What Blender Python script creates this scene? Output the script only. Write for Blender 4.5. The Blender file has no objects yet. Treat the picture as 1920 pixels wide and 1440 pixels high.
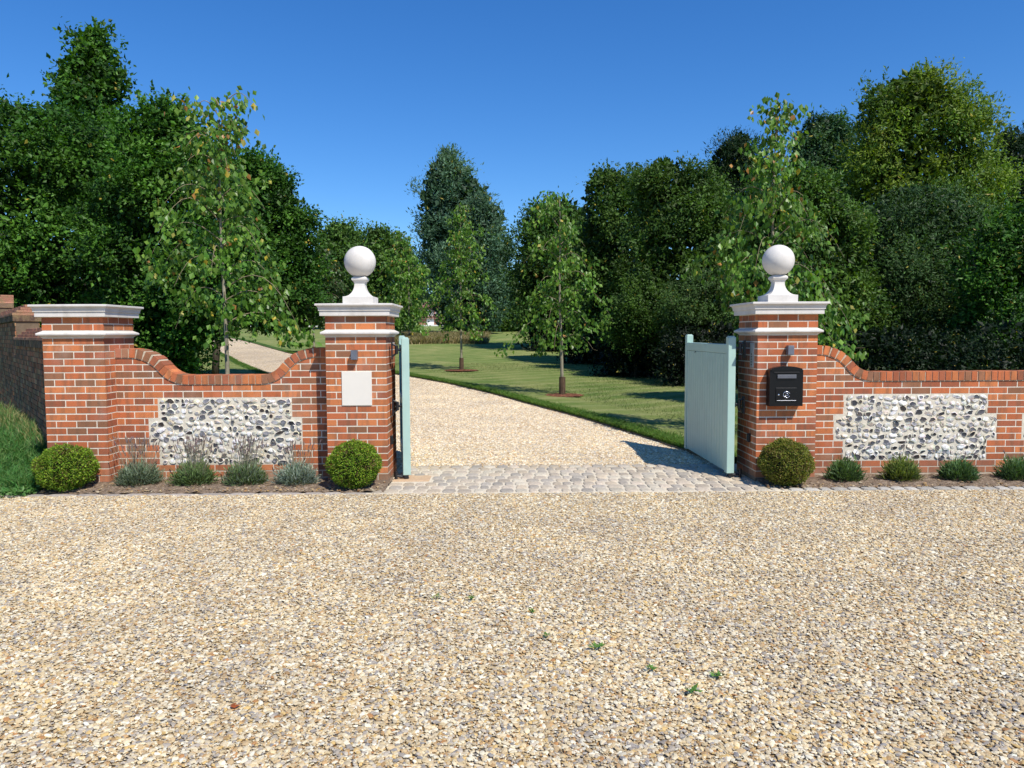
import bpy, bmesh, math, random
import numpy as np
from mathutils import Vector, Matrix

S = bpy.context.scene
COL = S.collection
PI = math.pi
rnd = random.Random(7)
R = np.random.default_rng(11)

# ------------------------------------------------------------------ helpers
def link(o, parent=None):
    COL.objects.link(o)
    if parent is not None:
        o.parent = parent
    return o

def tag(o, label=None, cat=None, group=None, kind=None):
    if label: o['label'] = label
    if cat: o['category'] = cat
    if group: o['group'] = group
    if kind: o['kind'] = kind
    return o

def empty(name, loc=(0, 0, 0), label=None, cat=None, group=None):
    o = bpy.data.objects.new(name, None)
    o.location = loc
    o.empty_display_size = 0.2
    COL.objects.link(o)
    return tag(o, label, cat, group)

class MB:
    """mesh builder with per-face colour and material index"""
    def __init__(s):
        s.v = []; s.f = []; s.c = []; s.m = []
    def face(s, pts, col=(1, 1, 1), mi=0):
        n = len(s.v)
        s.v.extend([tuple(p) for p in pts])
        s.f.append(tuple(range(n, n + len(pts)))); s.c.append(col); s.m.append(mi)
    def box(s, x0, x1, y0, y1, z0, z1, col=(1, 1, 1), mi=0, skip=''):
        n = len(s.v)
        s.v += [(x0, y0, z0), (x1, y0, z0), (x1, y1, z0), (x0, y1, z0),
                (x0, y0, z1), (x1, y0, z1), (x1, y1, z1), (x0, y1, z1)]
        F = {'d': (0, 3, 2, 1), 'u': (4, 5, 6, 7), 'f': (0, 1, 5, 4), 'r': (1, 2, 6, 5), 'b': (2, 3, 7, 6), 'l': (3, 0, 4, 7)}
        for k, q in F.items():
            if k in skip: continue
            s.f.append(tuple(n + i for i in q)); s.c.append(col); s.m.append(mi)
    def xbox(s, M, hx, hy, hz, col=(1, 1, 1), mi=0):
        n = len(s.v)
        for z in (-hz, hz):
            for x, y in ((-hx, -hy), (hx, -hy), (hx, hy), (-hx, hy)):
                s.v.append(tuple(M @ Vector((x, y, z))))
        for q in ((0, 3, 2, 1), (4, 5, 6, 7), (0, 1, 5, 4), (1, 2, 6, 5), (2, 3, 7, 6), (3, 0, 4, 7)):
            s.f.append(tuple(n + i for i in q)); s.c.append(col); s.m.append(mi)
    def tube(s, pts, rads, seg=8, col=(1, 1, 1), mi=0, cap=True):
        pts = [Vector(p) for p in pts]
        n0 = len(s.v); up = Vector((0.3, 1, 0.1)).normalized()
        for i, p in enumerate(pts):
            a = pts[max(i - 1, 0)]; b = pts[min(i + 1, len(pts) - 1)]
            t = (b - a).normalized()
            u = t.cross(up)
            if u.length < 1e-3: u = t.cross(Vector((1, 0, 0)))
            u.normalize(); w = t.cross(u)
            for k in range(seg):
                an = 2 * PI * k / seg
                s.v.append(tuple(p + (u * math.cos(an) + w * math.sin(an)) * rads[i]))
        for i in range(len(pts) - 1):
            for k in range(seg):
                a = n0 + i * seg + k; b = n0 + i * seg + (k + 1) % seg
                s.f.append((a, b, b + seg, a + seg)); s.c.append(col); s.m.append(mi)
        if cap:
            s.f.append(tuple(n0 + (len(pts) - 1) * seg + k for k in range(seg))); s.c.append(col); s.m.append(mi)
            s.f.append(tuple(n0 + k for k in reversed(range(seg)))); s.c.append(col); s.m.append(mi)
    def lathe(s, prof, c, seg=32, col=(1, 1, 1), mi=0):
        n0 = len(s.v)
        for r, z in prof:
            for k in range(seg):
                a = 2 * PI * k / seg
                s.v.append((c[0] + r * math.cos(a), c[1] + r * math.sin(a), c[2] + z))
        for i in range(len(prof) - 1):
            for k in range(seg):
                a = n0 + i * seg + k; b = n0 + i * seg + (k + 1) % seg
                s.f.append((a, b, b + seg, a + seg)); s.c.append(col); s.m.append(mi)
    def sqprof(s, prof, cx, cy, col=(1, 1, 1), mi=0, capt=True, capb=True):
        """square section swept up a profile of (half width, z)"""
        n0 = len(s.v)
        for r, z in prof:
            s.v += [(cx - r, cy - r, z), (cx + r, cy - r, z), (cx + r, cy + r, z), (cx - r, cy + r, z)]
        for i in range(len(prof) - 1):
            for k in range(4):
                a = n0 + 4 * i + k; b = n0 + 4 * i + (k + 1) % 4
                s.f.append((a, b, b + 4, a + 4)); s.c.append(col); s.m.append(mi)
        if capt: s.f.append(tuple(n0 + 4 * (len(prof) - 1) + k for k in range(4))); s.c.append(col); s.m.append(mi)
        if capb: s.f.append(tuple(n0 + k for k in (3, 2, 1, 0))); s.c.append(col); s.m.append(mi)
    def build(s, name, mats, parent=None, smooth=False, bevel=0, loc=None):
        me = bpy.data.meshes.new(name)
        me.from_pydata(s.v, [], s.f); me.update()
        at = me.attributes.new('col', 'FLOAT_COLOR', 'FACE')
        at.data.foreach_set('color', np.array([(c[0], c[1], c[2], 1) for c in s.c], dtype=np.float32).ravel())
        if not isinstance(mats, (list, tuple)): mats = [mats]
        for m in mats: me.materials.append(m)
        me.polygons.foreach_set('material_index', s.m)
        if smooth: me.polygons.foreach_set('use_smooth', [True] * len(s.f))
        o = bpy.data.objects.new(name, me)
        link(o, parent)
        if bevel:
            b = o.modifiers.new('bevel', 'BEVEL'); b.width = bevel; b.segments = 2; b.limit_method = 'ANGLE'
            b.angle_limit = math.radians(35)
        return o

def npmesh(name, verts, faces, cols, mat, parent=None, smooth=False):
    """verts (N,3), faces (M,k), cols (M,3)"""
    me = bpy.data.meshes.new(name)
    N = len(verts); M, k = faces.shape
    me.vertices.add(N); me.vertices.foreach_set('co', verts.astype(np.float32).ravel())
    me.loops.add(M * k); me.loops.foreach_set('vertex_index', faces.astype(np.int32).ravel())
    me.polygons.add(M)
    me.polygons.foreach_set('loop_start', np.arange(M, dtype=np.int32) * k)
    try: me.polygons.foreach_set('loop_total', np.full(M, k, dtype=np.int32))
    except Exception: pass
    me.update(calc_edges=True)
    at = me.attributes.new('col', 'FLOAT_COLOR', 'FACE')
    c4 = np.ones((M, 4), dtype=np.float32); c4[:, :3] = cols
    at.data.foreach_set('color', c4.ravel())
    me.materials.append(mat)
    me.polygons.foreach_set('use_smooth', np.full(M, smooth, dtype=bool))
    o = bpy.data.objects.new(name, me)
    return link(o, parent)

def ss(a, b, x):
    t = min(1, max(0, (x - a) / (b - a))); return t * t * (3 - 2 * t)

# ------------------------------------------------------------------ terrain height
EY = -8.58
HP = [(0, 0), (14, 0), (18, .02), (22, .08), (27, .2), (34, .42), (45, .98), (60, 1.75), (90, 2.6), (150, 3.6), (400, 7), (3000, 20)]
def K(y): return (y + 8.321) / (y + 8.58) * 1.0402     # survey correction for distances from the gate line
def H(y):
    return float(np.interp(y - EY, [p[0] for p in HP], [p[1] for p in HP]))

# ------------------------------------------------------------------ materials
def newmat(name):
    m = bpy.data.materials.new(name); m.use_nodes = True
    nt = m.node_tree; nt.nodes.clear()
    return m, nt
def N(nt, t, **kw):
    n = nt.nodes.new(t)
    for k, v in kw.items():
        if k.startswith('i_'):
            key = k[2:].replace('_', ' ')
            n.inputs[key].default_value = v
        else: setattr(n, k, v)
    return n
def L(nt, a, b): nt.links.new(a, b)
def ramp(nt, fac, stops, interp='LINEAR'):
    r = N(nt, 'ShaderNodeValToRGB'); r.color_ramp.interpolation = interp
    e = r.color_ramp.elements
    while len(e) < len(stops): e.new(0.5)
    for k, (p, c) in enumerate(stops):
        e[k].position = p; e[k].color = (c[0], c[1], c[2], 1)
    L(nt, fac, r.inputs[0]); return r.outputs[0]
def mixc(nt, fac, a, b, mode='MIX'):
    m = N(nt, 'ShaderNodeMix', data_type='RGBA', blend_type=mode)
    for sock, val in ((m.inputs[0], fac), (m.inputs[6], a), (m.inputs[7], b)):
        if hasattr(val, 'is_linked') or isinstance(val, bpy.types.NodeSocket): L(nt, val, sock)
        elif isinstance(val, (int, float)): sock.default_value = val
        else: sock.default_value = (val[0], val[1], val[2], 1)
    return m.outputs[2]
def noise(nt, vec, scale, detail=4, rough=.55, out='Fac'):
    n = N(nt, 'ShaderNodeTexNoise'); n.inputs['Scale'].default_value = scale
    n.inputs['Detail'].default_value = detail; n.inputs['Roughness'].default_value = rough
    if vec is not None: L(nt, vec, n.inputs['Vector'])
    return n.outputs[out]
def pos(nt): return N(nt, 'ShaderNodeNewGeometry').outputs['Position']
def scaled(nt, vec, s):
    m = N(nt, 'ShaderNodeVectorMath', operation='MULTIPLY'); L(nt, vec, m.inputs[0]); m.inputs[1].default_value = s
    return m.outputs[0]
def bump(nt, h, strength=.5, dist=.01):
    b = N(nt, 'ShaderNodeBump'); b.inputs['Strength'].default_value = strength; b.inputs['Distance'].default_value = dist
    L(nt, h, b.inputs['Height']); return b.outputs[0]
def attr(nt, name='col'):
    return N(nt, 'ShaderNodeAttribute', attribute_name=name).outputs['Color']
def princ(nt, col, rough=.8, spec=.3, nrm=None, metal=0):
    p = N(nt, 'ShaderNodeBsdfPrincipled'); o = N(nt, 'ShaderNodeOutputMaterial')
    if isinstance(col, bpy.types.NodeSocket): L(nt, col, p.inputs['Base Color'])
    else: p.inputs['Base Color'].default_value = (*col, 1)
    if isinstance(rough, bpy.types.NodeSocket): L(nt, rough, p.inputs['Roughness'])
    else: p.inputs['Roughness'].default_value = rough
    p.inputs['Specular IOR Level'].default_value = spec; p.inputs['Metallic'].default_value = metal
    if nrm is not None: L(nt, nrm, p.inputs['Normal'])
    L(nt, p.outputs[0], o.inputs[0]); return p

def m_brick():
    m, nt = newmat('brick')
    P = pos(nt); c = attr(nt)
    st = noise(nt, scaled(nt, P, (14, 14, 3)), 1.0, 2)           # smoky bands across bricks
    st = ramp(nt, st, [(.46, (0, 0, 0)), (.64, (1, 1, 1))])
    c2 = mixc(nt, .46, c, (.17, .10, .06)); c3 = mixc(nt, st, c, c2)
    g = noise(nt, P, 160, 3)
    g2 = ramp(nt, g, [(.25, (.68, .68, .68)), (.75, (1.22, 1.22, 1.22))])
    c4 = mixc(nt, 1, c3, g2, 'MULTIPLY')
    sep = N(nt, 'ShaderNodeSeparateXYZ'); L(nt, P, sep.inputs[0])
    dirt = N(nt, 'ShaderNodeMapRange'); dirt.inputs[1].default_value = .02; dirt.inputs[2].default_value = .22
    dirt.inputs[3].default_value = .75; dirt.inputs[4].default_value = 0
    L(nt, sep.outputs[2], dirt.inputs[0])
    dn = N(nt, 'ShaderNodeMath', operation='MULTIPLY'); L(nt, dirt.outputs[0], dn.inputs[0]); L(nt, noise(nt, P, 7, 4), dn.inputs[1])
    c5 = mixc(nt, dn.outputs[0], c4, (.33, .25, .18))
    bl = noise(nt, P, 2.3, 3); blm = ramp(nt, bl, [(.55, (0, 0, 0)), (.8, (.3, .3, .3))])
    c6 = mixc(nt, blm, c5, (.62, .45, .36))                       # faint lime bloom
    princ(nt, c6, .9, .2, bump(nt, g, .6, .004)); return m
def m_mortar():
    m, nt = newmat('mortar'); P = pos(nt); n = noise(nt, P, 60, 4)
    c = ramp(nt, n, [(.3, (.64, .57, .45)), (.7, (.80, .73, .60))])
    sep = N(nt, 'ShaderNodeSeparateXYZ'); L(nt, P, sep.inputs[0])
    dirt = N(nt, 'ShaderNodeMapRange'); dirt.inputs[1].default_value = .02; dirt.inputs[2].default_value = .28
    dirt.inputs[3].default_value = .55; dirt.inputs[4].default_value = 0
    L(nt, sep.outputs[2], dirt.inputs[0])
    c = mixc(nt, dirt.outputs[0], c, (.3, .23, .17))
    princ(nt, c, .95, .1, bump(nt, n, .5, .003)); return m
def m_oldbrick():
    m, nt = newmat('old_brick'); P = pos(nt); c = attr(nt)
    n = noise(nt, P, 9, 5, .65)
    f = ramp(nt, n, [(.42, (0, 0, 0)), (.7, (.8, .8, .8))])
    c2 = mixc(nt, f, c, (.30, .22, .11))
    g = noise(nt, P, 90, 4)
    c3 = mixc(nt, 1, c2, ramp(nt, g, [(.25, (.5, .5, .5)), (.75, (1.4, 1.4, 1.4))]), 'MULTIPLY')
    princ(nt, c3, .95, .1, bump(nt, g, .8, .01)); return m
def m_stone():
    m, nt = newmat('cast_stone'); P = pos(nt); n = noise(nt, P, 220, 3); w = noise(nt, P, 5, 5)
    c = ramp(nt, w, [(.3, (.60, .56, .50)), (.7, (.72, .68, .62))])
    c = mixc(nt, 1, c, ramp(nt, n, [(.3, (.9, .9, .9)), (.7, (1.06, 1.06, 1.06))]), 'MULTIPLY')
    sk = noise(nt, scaled(nt, P, (9, 9, 1.2)), 1.0, 4, .6)
    c = mixc(nt, ramp(nt, sk, [(.55, (0, 0, 0)), (.85, (.6, .6, .6))]), c, (.40, .37, .31))
    princ(nt, c, .8, .25, bump(nt, n, .25, .001)); return m
def m_simple(name, col, rough=.5, spec=.4, metal=0, var=.15, sc=12, bmp=.1):
    m, nt = newmat(name); P = pos(nt); n = noise(nt, P, sc, 5)
    lo = tuple(x * (1 - var) for x in col); hi = tuple(min(1, x * (1 + var)) for x in col)
    c = ramp(nt, n, [(.3, lo), (.7, hi)])
    princ(nt, c, rough, spec, bump(nt, noise(nt, P, sc * 9, 3), bmp, .001), metal); return m
def m_leaf(name, gloss=.32, trans=.30, spec=.5):
    m, nt = newmat(name); c = attr(nt)
    p = N(nt, 'ShaderNodeBsdfPrincipled'); L(nt, c, p.inputs['Base Color'])
    p.inputs['Roughness'].default_value = gloss; p.inputs['Specular IOR Level'].default_value = spec
    t = N(nt, 'ShaderNodeBsdfTranslucent')
    tc = mixc(nt, 1, c, (1.25, 1.35, .35), 'MULTIPLY'); L(nt, tc, t.inputs[0])
    mx = N(nt, 'ShaderNodeMixShader'); mx.inputs[0].default_value = trans
    L(nt, p.outputs[0], mx.inputs[1]); L(nt, t.outputs[0], mx.inputs[2])
    o = N(nt, 'ShaderNodeOutputMaterial'); L(nt, mx.outputs[0], o.inputs[0]); return m
def m_col(name, rough=.85, spec=.2, bsc=80, bs=.4, bd=.002, var=.25):
    """colour from the mesh attribute with fine noise"""
    m, nt = newmat(name); P = pos(nt); c = attr(nt); n = noise(nt, P, bsc, 3)
    c = mixc(nt, 1, c, ramp(nt, n, [(.25, (1 - var,) * 3), (.75, (1 + var,) * 3)]), 'MULTIPLY')
    princ(nt, c, rough, spec, bump(nt, n, bs, bd)); return m

GRAVEL_STOPS = [(0, (.62, .50, .34)), (.12, (.46, .31, .16)), (.2, (.70, .58, .41)), (.38, (.78, .68, .53)), (.5, (.55, .43, .28)),
                (.6, (.36, .31, .26)), (.68, (.80, .74, .63)), (.8, (.62, .47, .26)), (.88, (.22, .21, .21)), (.94, (.40, .24, .11))]
def m_gravel(name, tint, scale=45, big=.5):
    m, nt = newmat(name); P = pos(nt)
    v = N(nt, 'ShaderNodeTexVoronoi'); v.inputs['Scale'].default_value = scale; L(nt, P, v.inputs['Vector'])
    sep = N(nt, 'ShaderNodeSeparateColor'); L(nt, v.outputs['Color'], sep.inputs[0])
    c = ramp(nt, sep.outputs[0], GRAVEL_STOPS, 'CONSTANT')
    edge = ramp(nt, v.outputs['Distance'], [(.0, (1.1, 1.1, 1.1)), (.45, (.95, .95, .95)), (.8, (.45, .42, .38))])
    c = mixc(nt, 1, c, edge, 'MULTIPLY'); c = mixc(nt, 1, c, tint, 'MULTIPLY')
    w = noise(nt, P, .35, 4); c = mixc(nt, 1, c, ramp(nt, w, [(.3, (.84, .84, .86)), (.7, (1.1, 1.1, 1.06))]), 'MULTIPLY')
    inv = N(nt, 'ShaderNodeMath', operation='SUBTRACT'); inv.inputs[0].default_value = 1; L(nt, v.outputs['Distance'], inv.inputs[1])
    princ(nt, c, .8, .25, bump(nt, inv.outputs[0], .8, .012)); return m
def m_pebble(name, tint):
    m, nt = newmat(name); P = pos(nt); c = attr(nt)
    n = noise(nt, P, 260, 3); c = mixc(nt, 1, c, ramp(nt, n, [(.25, (.8, .78, .74)), (.75, (1.14, 1.14, 1.14))]), 'MULTIPLY')
    w = noise(nt, P, .9, 5, .6); c = mixc(nt, 1, c, ramp(nt, w, [(.3, (.82, .82, .84)), (.7, (1.1, 1.1, 1.06))]), 'MULTIPLY')
    c = mixc(nt, 1, c, tint, 'MULTIPLY')
    princ(nt, c, .72, .3, bump(nt, n, .3, .002)); return m
def m_lawn():
    m, nt = newmat('lawn_grass'); P = pos(nt)
    a = noise(nt, scaled(nt, P, (1, 1, 1)), .55, 6, .7)
    c = ramp(nt, a, [(.28, (.07, .14, .022)), (.45, (.145, .20, .05)), (.6, (.22, .245, .08)), (.75, (.31, .30, .13))])
    # mowing stripes along the drive
    w = N(nt, 'ShaderNodeTexWave', wave_type='BANDS', bands_direction='X'); w.inputs['Scale'].default_value = .33
    w.inputs['Distortion'].default_value = .35; w.inputs['Detail'].default_value = 2; w.inputs['Detail Scale'].default_value = .6
    rot = N(nt, 'ShaderNodeVectorRotate', rotation_type='Z_AXIS'); rot.inputs['Angle'].default_value = math.radians(58)
    L(nt, P, rot.inputs['Vector']); L(nt, rot.outputs[0], w.inputs['Vector'])
    c = mixc(nt, ramp(nt, w.outputs['Fac'], [(.5, (0, 0, 0)), (1, (.26, .26, .26))]), c, (.42, .40, .20))
    f = noise(nt, P, 45, 4, .7); c = mixc(nt, 1, c, ramp(nt, f, [(.25, (.55, .55, .5)), (.75, (1.4, 1.4, 1.35))]), 'MULTIPLY')
    princ(nt, c, .9, .15, bump(nt, f, 1, .03)); return m
def m_soil():
    m, nt = newmat('bed_soil'); P = pos(nt)
    a = noise(nt, P, 26, 6, .7); c = ramp(nt, a, [(.3, (.11, .075, .05)), (.55, (.25, .185, .13)), (.72, (.42, .34, .26))])
    princ(nt, c, .95, .1, bump(nt, a, 1, .03)); return m
def m_bark():
    m, nt = newmat('bark'); P = pos(nt); a = noise(nt, scaled(nt, P, (30, 30, 6)), 1, 5)
    c = mixc(nt, 1, attr(nt), ramp(nt, a, [(.3, (.5, .5, .5)), (.7, (1.35, 1.35, 1.35))]), 'MULTIPLY')
    princ(nt, c, .9, .15, bump(nt, a, .8, .01)); return m

BRICK = m_brick(); MORTAR = m_mortar(); OLDB = m_oldbrick(); STONE = m_stone()
OLDM = m_simple('old_mortar', (.16, .12, .08), .95, .1, sc=20, bmp=.5)
LEAF = m_leaf('foliage', .5, .30, .22); LEAFG = m_leaf('glossy_foliage', .40, .36, .35); BARK = m_bark()
GATEP = m_simple('gate_paint', (.39, .55, .48), .45, .35, var=.05, sc=5)
BLACK = m_simple('black_metal', (.012, .012, .014), .38, .5, var=.2)
BOXM = m_simple('postbox_black', (.004, .004, .005), .30, .35, var=.1, bmp=.02)
ZINC = m_simple('grey_metal', (.16, .17, .20), .5, .5, metal=.3)
SILV = m_simple('silver_metal', (.65, .66, .70), .25, .5, metal=.9)
SLATE = m_simple('slate', (.10, .11, .14), .7, .3, sc=3)
PLAQ = m_simple('plaque_stone', (.74, .69, .60), .75, .3, var=.03, sc=4)
GLASS = m_simple('dark_glass', (.03, .035, .04), .1, .6)
WHITEP = m_simple('white_paint', (.75, .74, .70), .6, .3, var=.05)
ROOFT = m_simple('clay_tiles', (.34, .17, .13), .8, .2, sc=3)
FLINT = m_col('flint', .5, .4, 70, .5, .004, .35)
FLMORT = m_simple('flint_mortar', (.64, .58, .46), .95, .1, var=.15, sc=40, bmp=.6)
SOIL = m_soil(); LAWN = m_lawn()
SETT = m_col('stone_setts', .8, .3, 45, .5, .006, .2)
SAND = m_simple('jointing_sand', (.60, .53, .41), .95, .1, sc=60, bmp=.5)
PEB = m_pebble('pebbles', (.88, .86, .76)); PEBD = m_pebble('drive_pebbles', (1.10, 1.09, 1.03))
GRAV = m_gravel('gravel', (.84, .79, .68), 60); GRAVD = m_gravel('drive_gravel', (1.10, 1.07, 1.0), 42)
MULCH = m_col('mulch', .9, .1, 60, .4, .003, .3)

# ------------------------------------------------------------------ brickwork
C0 = .045; CH = .0772; BM = .225
def zc(n): return C0 + n * CH
def brick_col():
    r = rnd.random(); v = rnd.uniform(.98, 1.28)
    if r < .13: c = (.27, .12, .062)       # brown, smoky
    elif r < .34: c = (.33, .105, .052)
    elif r < .72: c = (.44, .130, .052)
    else: c = (.52, .175, .065)
    return tuple(x * v for x in c)
def course(mb, n, x0, x1, off, face, put, jit=.0015, top=None):
    """one course from u=x0 to x1; off = start offset of the bond; put(u0,u1,z0,z1,col)"""
    z0 = zc(n) + .0065; z1 = zc(n + 1) - .0065
    u = x0 - off
    while u < x1 - 1e-4:
        a = max(u + .006, x0); b = min(u + BM - .006, x1)
        if u <= x0: a = x0
        if u + BM >= x1 - 1e-4: b = x1
        if b - a > .012:
            put(a, b, z0 + rnd.uniform(-jit, jit), z1 + rnd.uniform(-jit, jit), brick_col())
        u += BM
PR = .0022   # brick faces stand this proud of the mortar
def shaft(mb, x0, y0, w, n0, n1):
    """square brick shaft with front-left corner x0,y0"""
    mb.box(x0 + PR, x0 + w - PR, y0 + PR, y0 + w - PR, -.05, zc(n1), (1, 1, 1), 1)
    for n in range(n0, n1):
        p = n % 2
        offF = 0 if p else .1125; offS = .1125 if p else 0
        dep = .02
        z0 = zc(n) + .0065; z1 = zc(n + 1) - .0065
        def F(a, b, u, v, c): mb.box(x0 + a, x0 + b, y0, y0 + dep, u, v, c)
        def Bk(a, b, u, v, c): mb.box(x0 + a, x0 + b, y0 + w - dep, y0 + w, u, v, c)
        def Rt(a, b, u, v, c): mb.box(x0 + w - dep, x0 + w, y0 + a + .0003, y0 + b, u, v, c)
        def Lf(a, b, u, v, c): mb.box(x0, x0 + dep, y0 + a + .0003, y0 + b, u, v, c)
        course(mb, n, 0, w, offF, 0, F); course(mb, n, 0, w, offF, 0, Bk)
        course(mb, n, dep, w - dep, offS + dep, 0, Rt); course(mb, n, dep, w - dep, offS + dep, 0, Lf)

PW = .675
def stone_cap(cx, cy, parent):
    mb = MB(); h = PW / 2
    z = zc(24)
    pr = [(h + .049, z), (h + .049, z + .052), (h + .060, z + .055), (h + .060, z + .063)]
    for k in range(6):
        a = k / 5 * PI / 2
        pr.append((h + .060 + .026 * (1 - math.cos(a)), z + .063 + .048 * math.sin(a)))
    pr += [(h + .091, z + .112), (h + .091, z + .130), (h + .088, z + .134), (.1, z + .150)]
    mb.sqprof(pr, cx, cy)
    o = mb.build('cap', STONE, parent, bevel=.002); return o
def string_course(cx, cy, parent):
    mb = MB(); h = PW / 2; z = zc(21)
    pr = [(h - .01, z), (h + .004, z + .002), (h + .010, z + .012), (h + .030, z + .024), (h + .046, z + .030), (h + .048, z + .046),
          (h + .044, z + .052), (h + .002, z + CH - .002), (h - .01, z + CH)]
    mb.sqprof(pr, cx, cy)
    return mb.build('string_course', STONE, parent, bevel=.0015)
def finial(cx, cy, parent):
    z = zc(24) + .136
    mb = MB()
    pr = [(.1725, z), (.1725, z + .086)]
    for k in range(1, 11):
        a = k / 10 * PI / 2
        pr.append((.1725 - .006 - .108 * math.sin(a) ** 1.0, z + .088 + .150 * (1 - math.cos(a))))
    pr += [(.0575, z + .245), (.066, z + .250), (.066, z + .262), (.078, z + .270), (.086, z + .282), (.087, z + .296), (.080, z + .308), (.066, z + .318), (.05, z + .32)]
    mb.sqprof(pr, cx, cy)
    base = mb.build('finial_base', STONE, parent, bevel=.003)
    mb = MB(); r = .180; prof = []
    for k in range(33):
        a = -PI / 2 + PI * k / 32
        prof.append((max(r * math.cos(a), .0005), r * math.sin(a)))
    mb.lathe(prof, (cx, cy, z + .315 + r - .004), 56)
    mb.build('ball', STONE, parent, smooth=True)

def pier(name, x0, y0, label, with_ball, group=None, cat='gate pier'):
    t = empty(name, (0, 0, 0), label, cat, group)
    t.location = (x0 + PW / 2, y0 + PW / 2, 0)
    cx = cy = 0
    mb = MB(); shaft(mb, -PW / 2, -PW / 2, PW, 0, 24)
    # splash-darkened footing
    mb.box(-PW / 2 - .002, PW / 2 + .002, -PW / 2 - .002, PW / 2 + .002, -.06, zc(0) + .004, (.2, .13, .09), 0)
    mb.build('brick_shaft', [BRICK, MORTAR], t)
    string_course(cx, cy, t); stone_cap(cx, cy, t)
    if with_ball: finial(cx, cy, t)
    return t
XL = -1.980; XR = 2.8585; XE = -5.108
pier('gate_pier', XL, 0, 'red brick gate pier with stone ball finial bearing the cream square plaque', True, 'ball topped gate piers')
pier('gate_pier', XR, 0, 'red brick gate pier with stone ball finial carrying the black postbox', True, 'ball topped gate piers')
pier('end_pier', XE, 0, 'red brick end pier with flat stone cap and no ball beside old wall', False, None, 'brick pier')

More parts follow.
